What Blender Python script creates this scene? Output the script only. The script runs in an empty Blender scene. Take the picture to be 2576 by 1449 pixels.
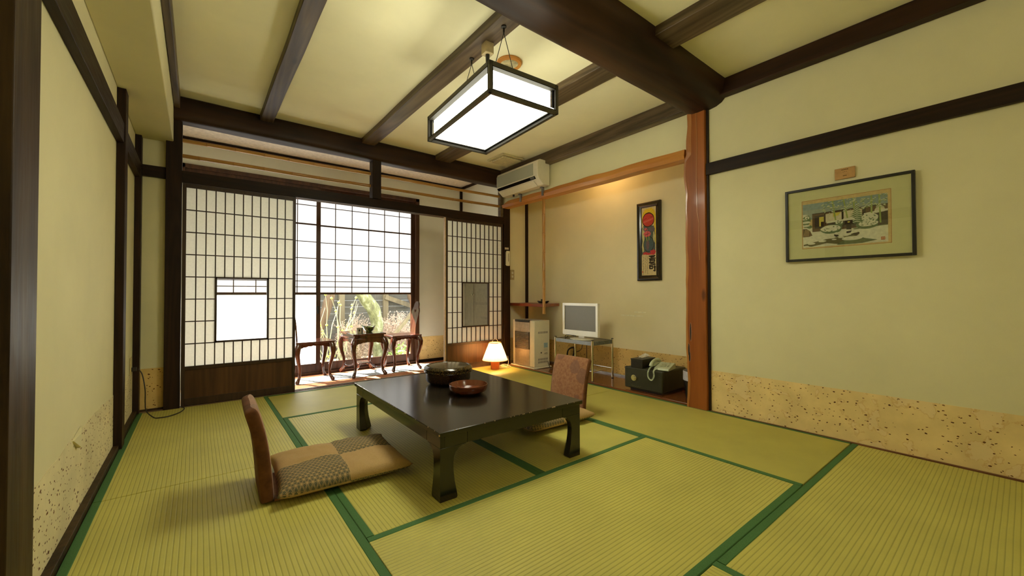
import bpy, bmesh, math, random
from mathutils import Vector, Matrix, noise
R = math.radians
random.seed(7)
scn = bpy.context.scene
C = scn.collection

# ------------------------------------------------------------------ camera, world, exposure
FPX, YAW, PITCH, ROLL = 1011.43, R(38.072), R(0.891), R(-0.124)
cam_d = bpy.data.cameras.new('camera'); cam = bpy.data.objects.new('camera', cam_d); C.objects.link(cam)
cam_d.sensor_width = 36; cam_d.sensor_fit = 'HORIZONTAL'; cam_d.lens = FPX / 2576 * 36
cam_d.clip_start = .02; cam_d.clip_end = 200
F = Vector((math.sin(YAW) * math.cos(PITCH), math.cos(YAW) * math.cos(PITCH), math.sin(PITCH)))
R0 = Vector((math.cos(YAW), -math.sin(YAW), 0)); U0 = R0.cross(F)
RR = R0 * math.cos(ROLL) + U0 * math.sin(ROLL); UU = RR.cross(F)
cam.matrix_world = Matrix(((RR.x, UU.x, -F.x, 0), (RR.y, UU.y, -F.y, 0), (RR.z, UU.z, -F.z, .943), (0, 0, 0, 1)))
scn.camera = cam
scn.view_settings.view_transform = 'Standard'
scn.view_settings.look = 'None'
scn.view_settings.gamma = 1
scn.view_settings.use_curve_mapping = False
scn.view_settings.exposure = 0.27
w = bpy.data.worlds.new('sky'); scn.world = w; w.use_nodes = True
w.node_tree.nodes['Background'].inputs[0].default_value = (.86, .93, 1, 1)
w.node_tree.nodes['Background'].inputs[1].default_value = 4.0
sd = bpy.data.lights.new('sun', 'SUN'); sd.energy = 46; sd.angle = R(1.0); sd.color = (1, .95, .86)
sun = bpy.data.objects.new('sun', sd); C.objects.link(sun)
sun.rotation_euler = Vector((.40, -.72, -.64)).to_track_quat('-Z', 'Y').to_euler()
LAMP_E, LAMP_COL = 17.5, (1, .975, .765)

# ------------------------------------------------------------------ node helper
class NT:
    def __init__(s, name):
        s.m = bpy.data.materials.new(name); s.m.use_nodes = True
        s.t = s.m.node_tree; s.b = s.t.nodes['Principled BSDF']; s.out = s.t.nodes['Material Output']
    def n(s, typ, ins=None, **kw):
        nd = s.t.nodes.new('ShaderNode' + typ)
        for k, v in kw.items(): setattr(nd, k, v)
        for k, v in (ins or {}).items(): s.set(nd.inputs[k], v)
        return nd
    def set(s, inp, v):
        if hasattr(v, 'links') or isinstance(v, bpy.types.NodeSocket): s.t.links.new(v, inp)
        elif isinstance(v, bpy.types.Node): s.t.links.new(v.outputs[0], inp)
        else:
            if isinstance(v, (tuple, list)) and len(v) == 3 and inp.type == 'RGBA': v = (*v, 1)
            inp.default_value = v
    def co(s): return s.n('TexCoord').outputs['Object']
    def map(s, v, sc=(1, 1, 1), rot=(0, 0, 0), loc=(0, 0, 0)):
        return s.n('Mapping', {'Vector': v, 'Scale': sc, 'Rotation': rot, 'Location': loc}).outputs[0]
    def noise(s, v, scale=5, detail=4, rough=.5, dist=0):
        return s.n('TexNoise', {'Vector': v, 'Scale': scale, 'Detail': detail, 'Roughness': rough, 'Distortion': dist}).outputs[0]
    def m2(s, op, a, b=0., c=0., clamp=False):
        nd = s.n('Math', operation=op, use_clamp=clamp)
        s.set(nd.inputs[0], a); s.set(nd.inputs[1], b)
        if len(nd.inputs) > 2: s.set(nd.inputs[2], c)
        return nd.outputs[0]
    def ramp(s, f, *st, interp='LINEAR'):
        nd = s.n('ValToRGB', {'Fac': f}); cr = nd.color_ramp; cr.interpolation = interp
        while len(cr.elements) < len(st): cr.elements.new(.5)
        for e, (p, c) in zip(cr.elements, st):
            e.position = p; e.color = (*c, 1) if not isinstance(c, (int, float)) else (c, c, c, 1)
        return nd.outputs[0]
    def mix(s, f, a, b, mode='MIX'):
        nd = s.n('Mix', data_type='RGBA', blend_type=mode)
        s.set(nd.inputs[0], f); s.set(nd.inputs[6], a); s.set(nd.inputs[7], b)
        return nd.outputs[2]
    def sep(s, v): return s.n('SeparateXYZ', {0: v}).outputs
    def base(s, c): s.set(s.b.inputs['Base Color'], c)
    def rough(s, r, spec=.5, metal=0):
        s.set(s.b.inputs['Roughness'], r); s.b.inputs['Specular IOR Level'].default_value = spec
        s.b.inputs['Metallic'].default_value = metal
    def bump(s, h, st=.3, d=.002):
        s.set(s.b.inputs['Normal'], s.n('Bump', {'Height': h, 'Strength': st, 'Distance': d}).outputs[0])

MC = {}
def plain(name, col, rough=.5, spec=.5, metal=0, var=.12, sc=30, bump=0, coat=0):
    if name in MC: return MC[name]
    t = NT(name); f = t.noise(t.co(), sc, 3)
    a = tuple(max(0, c * (1 - var)) for c in col); b = tuple(min(1, c * (1 + var)) for c in col)
    t.base(t.ramp(f, (.3, a), (.7, b))); t.rough(rough, spec, metal)
    if bump: t.bump(f, bump, .002)
    if coat: t.b.inputs['Coat Weight'].default_value = coat; t.b.inputs['Coat Roughness'].default_value = .08
    MC[name] = t.m; return t.m

def wood(name, light, dark, axis='y', sc=14, rough=.5, spec=.4, bump=.25, knots=False, stretch=.07, coat=0):
    if name in MC: return MC[name]
    t = NT(name); co = t.co()
    s = [1, 1, 1]; s['xyz'.index(axis)] = stretch
    v = t.map(co, tuple(s))
    big = t.noise(v, sc * .35, 3, .5, .6); fine = t.noise(v, sc * 4, 5, .65, .3)
    rings = t.m2('FRACT', t.m2('MULTIPLY', t.noise(v, sc * .25, 2, .4), 12))
    rings = t.m2('ABSOLUTE', t.m2('SUBTRACT', rings, .5))
    f = t.m2('ADD', t.m2('MULTIPLY', big, .5), t.m2('MULTIPLY', fine, .35)); f = t.m2('ADD', f, t.m2('MULTIPLY', rings, .3))
    c = t.ramp(f, (.36, dark), (.56, tuple((a + b) / 2 for a, b in zip(light, dark))), (.76, light))
    if knots:
        vs = [1, 1, 1]; vs['xyz'.index(axis)] = .35
        vo = t.n('TexVoronoi', {'Vector': t.map(co, tuple(vs)), 'Scale': 5.5})
        k = t.ramp(vo.outputs['Distance'], (.0, 1.), (.07, .8), (.13, 0.))
        c = t.mix(t.m2('MULTIPLY', k, t.ramp(vo.outputs['Color'], (.45, 0.), (.55, 1.))), c, tuple(d * .4 for d in dark))
    t.base(c); t.rough(t.ramp(fine, (.3, rough * .85), (.7, min(1, rough * 1.15))), spec)
    if bump: t.bump(f, bump, .003)
    if coat: t.b.inputs['Coat Weight'].default_value = coat; t.b.inputs['Coat Roughness'].default_value = .1
    MC[name] = t.m; return t.m

def wallmat(name, col, k=1.):
    t = NT(name); co = t.co()
    big = t.noise(co, 1.6, 4, .6); fin = t.noise(t.map(co, (1, 1, .35)), 260, 2)
    sp = t.n('TexVoronoi', {'Vector': co, 'Scale': 9}); 
    sm = t.m2('MULTIPLY', t.ramp(sp.outputs['Distance'], (.0, 1.), (.022, 0.)), t.ramp(sp.outputs['Color'], (.6, 0.), (.7, .5)))
    c = t.ramp(big, (.3, tuple(x * .94 for x in col)), (.7, tuple(min(1, x * 1.05) for x in col)))
    c = t.mix(t.m2('MULTIPLY', fin, .12), c, tuple(x * .75 for x in col))
    c = t.mix(sm, c, tuple(x * .55 for x in col))
    t.base(c); t.rough(.85, .2); t.bump(fin, .25, .0006)
    return t.m
M_wall = wallmat('wall_cloth', (.74, .68, .405)); M_ceil = wallmat('ceiling_cloth', (.91, .85, .56))
M_alc = wallmat('alcove_cloth', (.83, .735, .46)); M_eng = wallmat('porch_plaster', (.76, .75, .62))
M_ec = plain('porch_ceiling', (.88, .80, .66), .8, .2)

def dado(name, base, stain=True, lo0=.50):
    t = NT(name); co = t.co()
    wv = t.n('TexNoise', {'Vector': co, 'Scale': 60, 'Detail': 2})
    d = t.n('VectorMath', {0: co, 1: t.n('VectorMath', {0: wv.outputs['Color'], 'Scale': .014}, operation='SCALE').outputs[0]}, operation='ADD').outputs[0]
    c = t.ramp(t.noise(co, 4, 4, .6), (.3, tuple(x * .84 for x in base)), (.7, tuple(min(1, x * 1.12) for x in base)))
    if stain:
        nz = t.noise(co, 5.5, 5, .55, .3)
        ring = t.ramp(t.m2('ABSOLUTE', t.m2('SUBTRACT', nz, .56)), (.0, .55), (.006, .3), (.013, 0.))
        c = t.mix(ring, c, tuple(a * b for a, b in zip(base, (.72, .48, .25))))
        c = t.mix(t.ramp(nz, (.55, 0.), (.57, .3)), c, tuple(min(1, a * b) for a, b in zip(base, (1.05, 1.1, 1.45))))
    for sc, th, lo in ((34, .30, lo0), (62, .30, lo0 + .02)):
        vo = t.n('TexVoronoi', {'Vector': t.map(d, (1, .75, 1.35)), 'Scale': sc})
        r = t.sep(vo.outputs['Color'])
        lim = t.m2('MULTIPLY', t.m2('SUBTRACT', r[0], lo, clamp=True), th / (1 - lo))
        c = t.mix(t.m2('LESS_THAN', vo.outputs['Distance'], lim), c, t.mix(r[1], (.075, .022, .006), (.17, .065, .015)))
    t.base(c); t.rough(.8, .2)
    return t.m
M_dado = dado('dado_paper', (.80, .60, .26)); M_dado_l = dado('dado_paper_pale', (.74, .65, .38), False, .66)
M_dado_c = dado('dado_paper_corner', (.74, .50, .17), False)

def tatami(name, per, col, fine):
    t = NT(name); co = t.co(); x, y, z = t.sep(co)
    wob = t.m2('MULTIPLY', t.m2('SUBTRACT', t.noise(t.map(co, (1, .5, 1)), 3, 2), .5), per * .5)
    fr = t.m2('FRACT', t.m2('DIVIDE', t.m2('ADD', x, wob), per))
    g = t.m2('ABSOLUTE', t.m2('SUBTRACT', fr, .5))                       # 0.5 in the groove
    cr = t.noise(t.map(co, (6, 260, 1)), 3, 3, .6)                        # rush across the mat
    big = t.noise(co, 3.2, 4, .55)
    c = t.ramp(big, (.3, tuple(k * .86 for k in col)), (.7, tuple(k * 1.1 for k in col)))
    c = t.mix(t.m2('MULTIPLY', cr, .5), c, tuple(min(1, k * a) for k, a in zip(col, (1.25, 1.2, 1.5))))
    dk = t.ramp(g, (.36, 0.), (.5, fine))
    c = t.mix(dk, c, tuple(k * .42 for k in col))
    t.base(c); t.rough(.5, .35)
    h = t.m2('ADD', t.ramp(g, (.30, 1.), (.5, 0.)), t.m2('MULTIPLY', cr, .15)); t.bump(h, .5, .002)
    return t.m
M_tat = tatami('rush_mat_wide', .0175, (.50, .46, .094), .62)
M_tatf = tatami('rush_mat_fine', .0078, (.465, .42, .080), .45)
M_bord = plain('green_mat_border', (.058, .150, .042), .75, .3, var=.15, sc=300, bump=.2)

M_beam = wood('dark_log_wood', (.060, .025, .009), (.014, .006, .0025), 'x', 10, .5, spec=.25)
M_beamy = wood('dark_log_wood_y', (.060, .025, .009), (.014, .006, .0025), 'y', 10, .5, spec=.2)
M_joist = wood('weathered_joist_wood', (.21, .145, .078), (.045, .027, .013), 'y', 16, .42, knots=True)
M_dkx = wood('dark_rail_x', (.030, .014, .006), (.012, .006, .003), 'x', 18, .5, spec=.18)
M_dky = wood('dark_rail_y', (.036, .018, .008), (.014, .007, .003), 'y', 18, .5, spec=.18)
M_dkz = wood('dark_post_z', (.036, .018, .008), (.013, .006, .003), 'z', 18, .5, spec=.18)
M_near = wood('near_post_wood', (.085, .048, .018), (.020, .010, .004), 'z', 20, .5, spec=.2)
M_shoji = wood('shoji_wood', (.055, .026, .011), (.022, .010, .004), 'z', 22, .45)
M_kick = wood('kick_panel_wood', (.115, .048, .018), (.045, .017, .006), 'z', 16, .4)
M_pil = wood('red_cedar_pillar', (.44, .135, .020), (.20, .052, .009), 'z', 4.5, .42, spec=.3, knots=True, coat=.12, bump=.1)
M_pile = wood('cedar_live_edge', (.56, .24, .06), (.32, .11, .025), 'z', 6, .3, coat=.4, bump=.1)
M_lint = wood('cedar_lintel', (.80, .39, .085), (.44, .165, .030), 'y', 6, .42, spec=.3, coat=.1, bump=.12)
M_alcf = wood('alcove_floor_wood', (.32, .105, .028), (.15, .042, .012), 'y', 8, .22, coat=.5, bump=.05)
M_sash = wood('sash_wood', (.12, .050, .020), (.045, .018, .008), 'z', 16, .35)
M_ewood = wood('porch_floor_wood', (.30, .13, .05), (.16, .06, .022), 'x', 10, .3)
M_bam = wood('bamboo_skin', (.52, .27, .065), (.34, .16, .035), 'x', 8, .28, bump=.05, coat=.2)
M_bamz = wood('bamboo_skin_z', (.56, .29, .07), (.38, .18, .04), 'z', 8, .28, bump=.05, coat=.2)
M_bnode = plain('bamboo_node', (.16, .055, .014), .5)
M_rose = wood('rosewood', (.13, .030, .011), (.045, .010, .005), 'z', 10, .18, spec=.6, bump=.03, coat=.8)
M_blk = plain('black_lacquer', (.016, .012, .008), .16, .6, var=.25, sc=4)
M_blkm = plain('black_satin', (.018, .015, .010), .4, .4)
M_gap = plain('near_black', (.004, .003, .002), .9, .1)  # flat near-black for seams, slots and lettering
M_white = plain('cream_plastic', (.74, .68, .50), .35, .5, var=.03)
M_chrome = plain('chrome', (.78, .76, .68), .12, .5, 1, var=.03)
M_grey = plain('grey_metal', (.30, .29, .26), .3, .5, .8)
M_black = plain('black_plastic', (.012, .011, .010), .35)
M_cable = plain('cable_rubber', (.02, .014, .010), .5)

def paper(name, col, tr):
    t = NT(name)
    f = t.noise(t.co(), 60, 4, .6)
    c = t.ramp(f, (.35, tuple(x * .93 for x in col)), (.65, col))
    d = t.n('BsdfDiffuse', {'Color': c}); l = t.n('BsdfTranslucent', {'Color': c})
    mx = t.n('MixShader', {0: tr, 1: d.outputs[0], 2: l.outputs[0]}); t.t.links.new(mx.outputs[0], t.out.inputs[0])
    return t.m
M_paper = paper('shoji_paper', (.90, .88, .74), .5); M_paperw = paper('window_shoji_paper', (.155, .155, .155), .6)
def frosted():
    t = NT('frosted_glass'); l = t.n('BsdfTranslucent', {'Color': (.62, .62, .62, 1)}); a = t.n('BsdfTransparent', {'Color': (.9, .9, .9, 1)})
    mx = t.n('MixShader', {0: .30, 1: l.outputs[0], 2: a.outputs[0]}); t.t.links.new(mx.outputs[0], t.out.inputs[0]); return t.m
M_frost = frosted()
M_shade = paper('lamp_shade_cloth', (.93, .80, .58), .55)
def glass(name, tint=(1, 1, 1)):
    t = NT(name)
    fr = t.m2('ADD', t.m2('MULTIPLY', t.m2('POWER', t.n('LayerWeight', {'Blend': .5}).outputs['Facing'], 4.), .75), .035)
    a = t.n('BsdfTransparent', {'Color': (*tint, 1)}); g = t.n('BsdfGlossy', {'Roughness': .01})
    mx = t.n('MixShader', {0: fr, 1: a.outputs[0], 2: g.outputs[0]}); t.t.links.new(mx.outputs[0], t.out.inputs[0])
    return t.m
M_glass = glass('window_glass', (.97, .98, .97))
def emit(name, col, st):
    t = NT(name); e = t.n('Emission', {'Color': (*col, 1), 'Strength': st}); t.t.links.new(e.outputs[0], t.out.inputs[0]); return t.m

# ------------------------------------------------------------------ mesh builder
class MB:
    def __init__(s): s.v = []; s.f = []; s.mi = []; s.cur = 0
    def mat(s, i): s.cur = i; return s
    def add(s, vs, fs):
        o = len(s.v); s.v += [tuple(v) for v in vs]
        for f in fs: s.f.append(tuple(i + o for i in f)); s.mi.append(s.cur)
        return s
    def box(s, x0, y0, z0, x1, y1, z1):
        x0, x1 = sorted((x0, x1)); y0, y1 = sorted((y0, y1)); z0, z1 = sorted((z0, z1))
        return s.add([(x0,y0,z0),(x1,y0,z0),(x1,y1,z0),(x0,y1,z0),(x0,y0,z1),(x1,y0,z1),(x1,y1,z1),(x0,y1,z1)],
                     [(0,3,2,1),(4,5,6,7),(0,1,5,4),(1,2,6,5),(2,3,7,6),(3,0,4,7)])
    def rings(s, rs, cap=True, close=True):
        n = len(rs[0]); vs = [p for r in rs for p in r]; fs = []
        for i in range(len(rs) - 1):
            for j in range(n if close else n - 1):
                k = (j + 1) % n; fs.append((i*n+j, i*n+k, (i+1)*n+k, (i+1)*n+j))
        if cap: fs.append(tuple(range(n))[::-1]); fs.append(tuple((len(rs)-1)*n + j for j in range(n)))
        return s.add(vs, fs)
    def tube(s, pts, r, n=10, cap=True, sq=False, flat=1.):
        pts = [Vector(p) for p in pts]; rr = r if isinstance(r, (list, tuple)) else [r] * len(pts); out = []
        up = Vector((0, 0, 1)); t0 = (pts[1] - pts[0]).normalized()
        if abs(t0.dot(up)) > .9: up = Vector((0, 1, 0))
        for i, p in enumerate(pts):
            t = (pts[min(i+1, len(pts)-1)] - pts[max(i-1, 0)]).normalized()
            a = up - t * up.dot(t); a.normalize(); b = t.cross(a); up = a
            if sq: out.append([p + (a * x + b * y) * rr[i] for x, y in ((1,.72),(.72,1),(-.72,1),(-1,.72),(-1,-.72),(-.72,-1),(.72,-1),(1,-.72))])
            else: out.append([p + (a * math.cos(q) * flat + b * math.sin(q)) * rr[i] for q in [2*math.pi*k/n for k in range(n)]])
        return s.rings(out, cap)
    def lathe(s, prof, c=(0,0,0), n=40, cap=True):
        return s.rings([[(c[0] + r*math.cos(2*math.pi*k/n), c[1] + r*math.sin(2*math.pi*k/n), c[2] + z) for k in range(n)] for r, z in prof], cap)
    def prism(s, poly, ax, a0, a1):
        """poly of 2-D points in the plane normal to ax"""
        def P(p, a): return {'x': (a, p[0], p[1]), 'y': (p[0], a, p[1]), 'z': (p[0], p[1], a)}[ax]
        return s.rings([[P(p, a0) for p in poly], [P(p, a1) for p in poly]])
    def rot(s, o, ang, ax='Z'):
        m = Matrix.Rotation(ang, 4, ax); o = Vector(o)
        s.v = [tuple(m @ (Vector(v) - o) + o) for v in s.v]; return s
    def mesh(s, name, mats, smooth=35):
        me = bpy.data.meshes.new(name); me.from_pydata(s.v, [], s.f); me.validate()
        for m in (mats if isinstance(mats, (list, tuple)) else [mats]): me.materials.append(m)
        if len(me.polygons) == len(s.mi): me.polygons.foreach_set('material_index', s.mi)
        bm = bmesh.new(); bm.from_mesh(me); bmesh.ops.recalc_face_normals(bm, faces=bm.faces); bm.to_mesh(me); bm.free()
        if smooth:
            me.polygons.foreach_set('use_smooth', [True] * len(me.polygons)); me.set_sharp_from_angle(angle=R(smooth))
        return me
    def build(s, name, mats, parent=None, bevel=0, smooth=35, loc=None, rz=0, seg=2):
        o = bpy.data.objects.new(name, s.mesh(name, mats, smooth)); C.objects.link(o)
        if parent is not None: o.parent = parent
        if loc is not None: o.location = loc
        if rz: o.rotation_euler.z = rz
        if bevel:
            b = o.modifiers.new('bevel', 'BEVEL'); b.width = bevel; b.segments = seg; b.limit_method = 'ANGLE'; b.angle_limit = R(40)
            b.harden_normals = False
        return o

def tag(o, label, cat, group=None, kind=None):
    o['label'] = label; o['category'] = cat
    if group: o['group'] = group
    if kind: o['kind'] = kind
    return o
def thing(name, loc, label, cat, rz=0, group=None, kind=None):
    o = bpy.data.objects.new(name, None); C.objects.link(o); o.location = loc; o.rotation_euler.z = rz; o.empty_display_size = .1
    return tag(o, label, cat, group, kind)
def B(*a): return MB().box(*a)
def struct(name, mb, mat, label, cat, **k):
    return tag(mb.build(name, mat, **k), label, cat, None, 'structure')
def copy_tree(o, parent=None):
    c = o.copy(); C.objects.link(c); c.parent = parent
    for ch in o.children: copy_tree(ch, c)
    return c

XL, XR, YB, ZC = -.397, 3.27, 4.42, 2.61
XA, YA = 3.80, 4.50           # alcove back wall, end wall
YE, ZE, XE = 5.58, -.06, 3.342  # sun porch outer wall, floor, end wall
YF = -1.15
# ------------------------------------------------------------------ shell
struct('floor', B(XL-.1, YF-.1, -.10, XR+.6, YB-.05, -.031), M_ewood, 'sub-floor under the rush mats', 'floor')
struct('ceiling', B(XL-.1, YF-.1, ZC, XR+.1, YB+.05, ZC+.08), M_ceil, 'pale yellow-green ceiling between the dark beams', 'ceiling')
struct('wall_left', B(XL-.1, YF-.1, -.1, XL, YB+.1, ZC), M_wall, 'yellowish cloth-papered wall at left', 'wall')
struct('wall_right', B(XR, YF-.1, -.1, XR+.1, 1.66, ZC), M_wall, 'long cloth-papered wall at right holding the framed print', 'wall')
struct('wall_front', B(XL-.1, YF-.1, -.1, XR+.1, YF, ZC), M_wall, 'wall behind the viewer', 'wall')
struct('wall_back', B(XL, YB, -.1, -.18, YB+.1, ZC), M_wall, 'narrow wall panel left of the dark corner post', 'wall')
struct('wall_soffit', B(XL, YF, 2.222, -.165, 4.418, ZC), M_wall, 'boxed-down soffit along the left wall', 'soffit', bevel=.006)
struct('wall_alcove_back', B(XA, 1.66, -.1, XA+.1, YA+.1, ZC), M_alc, 'back wall of the recessed alcove', 'wall')
struct('wall_alcove_left', B(3.39, YA, -.1, XA, YA+.08, ZC), M_alc, 'far end wall of the recessed alcove', 'wall')
struct('wall_alcove_right', B(XR+.1, 1.62, -.1, XA, 1.70, ZC), M_alc, 'near end wall of the alcove behind the cedar pillar', 'wall')
struct('wall_alcove_top', B(XR+.02, 1.70, 2.16, XR+.08, 4.40, ZC), M_wall, 'wall strip above the cedar lintel', 'wall')
struct('ceiling_alcove', B(XR+.08, 1.70, 2.42, XA, YA, 2.46), M_alc, 'hidden ceiling inside the alcove', 'ceiling')
struct('floor_alcove', B(XR, 1.62, -.1, XA, YA, .012).box(XR-.004, 1.70, -.02, XR+.03, 4.37, .018), M_alcf, 'polished red-brown board floor of the alcove', 'floor', bevel=.003)
# alcove corner post and bottom strip
tag(B(XA-.03, YA-.035, .012, XA-.001, YA-.001, 2.42).build('corner_post', M_dkz), 'thin dark upright strip in the far corner of the alcove', 'post')
struct('baseboard_alcove', B(XA-.012, 1.7, .012, XA-.0005, YA, .03), M_grey, 'thin grey strip at the foot of the alcove wall', 'baseboard')
# dado papers
struct('trim_1', B(XR-.002, YF, .0, XR-.0003, 1.60, .327), M_dado, 'speckled tan dado paper with stain rings along the right wall', 'dado')
struct('trim_2', B(XA-.002, 1.7, .03, XA-.0003, YA, .327), M_dado_c, 'speckled tan dado paper at the foot of the alcove wall', 'dado')
struct('trim_3', B(3.39, YA-.002, .012, XA-.03, YA-.0003, .327), M_dado_c, 'speckled dado paper on the far alcove end wall', 'dado')
pl = [(4.34, .0), (4.34, .336)]
y = 4.3
while y > 1.2:
    z = .345 + .012 * math.sin(y * 3) + .01 * noise.noise(Vector((y * 7, 0, 0)))
    if 2.42 < y < 2.58: z -= .03 * (1 - abs(y - 2.5) / .08)
    pl.append((y, z)); y -= .04
pl += [(YF, .35), (YF, 0)]
struct('trim_4', MB().prism(pl, 'x', XL + .0003, XL + .002), M_dado_l, 'speckled pale dado paper with a ragged top edge on the left wall', 'dado')
curl = [(2.55, .372), (2.47, .30), (2.40, .348), (2.46, .362)]
struct('trim_5', MB().rings([[(XL + .002, a, b) for a, b in curl], [(XL + .006 + .012 * (i % 2), a, b) for i, (a, b) in enumerate(curl)]]), M_wall, 'curled torn flap of wallpaper on the left wall', 'wallpaper')
struct('trim_6', B(XL, YB-.002, .0, -.18, YB-.0003, .344), M_dado_c, 'orange-tan speckled dado paper on the narrow corner panel', 'dado')
# nageshi rails
struct('trim_7', B(XL, YF, 1.883, XL+.035, 4.37, 2.005), M_dky, 'dark horizontal rail along the left wall', 'rail', bevel=.002)
struct('trim_8', B(XR-.03, YF, 1.906, XR, 1.585, 2.0), M_dky, 'dark horizontal rail along the right wall', 'rail', bevel=.002)
struct('trim_9', B(XL, YB-.03, 1.912, -.2, YB, 2.004), M_dkx, 'short dark rail between left wall and corner post', 'rail', bevel=.002)
struct('baseboard_left', B(XL, YF, -.03, XL+.028, 4.40, .028), M_near, 'dark brown baseboard along the left wall', 'baseboard', bevel=.002)
struct('baseboard_right', B(XR-.018, YF, -.03, XR, 1.585, .006), wood('worn_sill', (.26, .10, .035), (.03, .014, .006), 'y', 12), 'thin worn wooden strip at the foot of the right wall', 'baseboard')
struct('baseboard_back', B(XL, YB-.012, -.03, -.2, YB, .016), M_near, 'thin dark strip under the narrow corner panel', 'baseboard')
# posts
def post(name, mb, mat, label, **k): return tag(mb.build(name, mat, **k), label, 'post')
post('wall_post', B(XL+.001, 1.50, -.03, XL+.045, 1.705, 2.222), M_near, 'weathered dark post at the left edge of the picture, nearest the viewer', bevel=.003)
post('wall_post', B(XL+.001, 3.42, -.03, XL+.042, 3.53, 2.222), M_dkz, 'dark post on the left wall midway to the corner', bevel=.003)
post('wall_post', B(XL+.001, 4.335, -.03, XL+.040, 4.419, 2.222), M_dkz, 'thin dark post in the corner of the left wall', bevel=.003)
post('corner_post', B(-.212, 4.36, -.03, -.107, 4.47, 2.52), M_dkz, 'thick black-brown post left of the tall shoji door', bevel=.003)
post('corner_post', B(3.287, 4.37, -.06, 3.392, 4.48, 2.16), M_dkz, 'dark post between the right shoji door and the alcove', bevel=.003)
post('short_strut', B(1.49, 4.35, 1.99, 1.585, 4.45, 2.46), M_dkz, 'short dark strut in the middle of the open transom', bevel=.003)
post('short_strut', B(3.238, 4.38, 1.99, 3.285, 4.44, 2.47), M_joist, 'short greyish strut at the right end of the transom')
# kamoi and threshold
struct('trim_10', B(-.107, 4.37, 1.897, 3.287, 4.475, 1.992).mat(1).box(-.107, 4.388, 1.8955, 3.287, 4.394, 1.898).box(-.107, 4.418, 1.8955, 3.287, 4.424, 1.898).box(-.107, 4.450, 1.8955, 3.287, 4.456, 1.898), [M_dkx, wood('pale_groove', (.35, .22, .11), (.2, .11, .05), 'x')], 'long dark lintel rail over the shoji doors', 'rail')
struct('trim_11', B(XL, 4.365, -.1, 3.39, 4.50, .001).mat(1).box(-.1, 4.385, .0, 3.28, 4.392, .004).box(-.1, 4.42, .0, 3.28, 4.427, .004).box(-.1, 4.455, .0, 3.28, 4.462, .004), [wood('threshold_wood', (.36, .24, .12), (.2, .11, .05), 'x', 14, .35), M_dkx], 'grooved wooden threshold under the shoji doors', 'threshold')

# ------------------------------------------------------------------ beams
def log_beam(name, p0, p1, ry, rz, mat, label, seed, n=28, seg=46, wob=.012, sq=.0):
    p0, p1 = Vector(p0), Vector(p1); d = (p1 - p0); t = d.normalized(); up = Vector((0, 0, 1)); sd_ = t.cross(up).normalized()
    rs = []
    for i in range(seg + 1):
        s_ = i / seg; p = p0 + d * s_; ring = []
        for k in range(n):
            a = 2 * math.pi * k / n; ca, sa = math.cos(a), math.sin(a)
            e = (abs(ca) ** (2 + sq * 6) + abs(sa) ** (2 + sq * 6)) ** (-1 / (2 + sq * 6))
            w_ = 1 + noise.noise(Vector((s_ * d.length * 1.6 + seed, ca * .8, sa * .8))) * wob / .15
            ring.append(p + sd_ * (ca * e * ry * w_) + up * (sa * e * rz * w_))
        rs.append(ring)
    m = MB().rings(rs)
    return tag(m.build(name, mat, smooth=60), label, 'beam')
log_beam('ceiling_beam', (-.13, 1.60, 2.625), (3.33, 1.60, 2.615), .195, .175, M_beam, 'huge dark rounded log beam crossing the ceiling to the cedar pillar', 3, wob=.012, sq=.15)
log_beam('ceiling_beam', (-.212, 4.41, 2.51), (3.38, 4.41, 2.515), .085, .105, M_beam, 'dark hewn beam over the transom above the shoji doors', 11, wob=.012, sq=.6)
def joist(x0, x1, y0, y1, label, z0=2.552, mat=None):
    rs = []
    for i in range(25):
        y = y0 + (y1 - y0) * i / 24; n1 = noise.noise(Vector((x0 * 9, y * 1.5, 0))) * .006
        rs.append([(x0 + n1, y, z0), (x1 + n1, y, z0), (x1 + n1, y, ZC + .005), (x0 + n1, y, ZC + .005)])
    return tag(MB().rings(rs).build('ceiling_joist', mat or M_joist, bevel=.004), label, 'beam')
joist(.445, .550, 1.62, 4.34, 'weathered grey-brown ceiling joist nearest the left wall')
joist(1.37, 1.505, 1.62, 4.34, 'weathered ceiling joist that the square lantern hangs from')
joist(2.235, 2.43, 1.62, 4.34, 'ceiling joist partly hidden behind the square lantern')
joist(2.235, 2.45, YF, 1.60, 'ceiling joist on the near side of the big log, upper right', mat=M_joist)
joist(.445, .550, YF, 1.60, 'ceiling joist on the near side of the big log, over the viewer')
joist(1.37, 1.505, YF, 1.60, 'ceiling joist on the near side of the big log, second from left')
joist(-.164, -.125, YF, 4.34, 'thin dark ceiling joist beside the left soffit', 2.50, M_joist)
tag(B(3.19, YF, 2.487, 3.268, 1.52, ZC).build('ceiling_beam', M_beamy, bevel=.006), 'dark squared beam along the top of the right wall', 'beam')
tag(B(3.20, 1.72, 2.475, 3.29, 4.36, ZC).build('ceiling_beam', M_joist, bevel=.006), 'greyish beam above the alcove lintel and air conditioner', 'beam')

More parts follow.
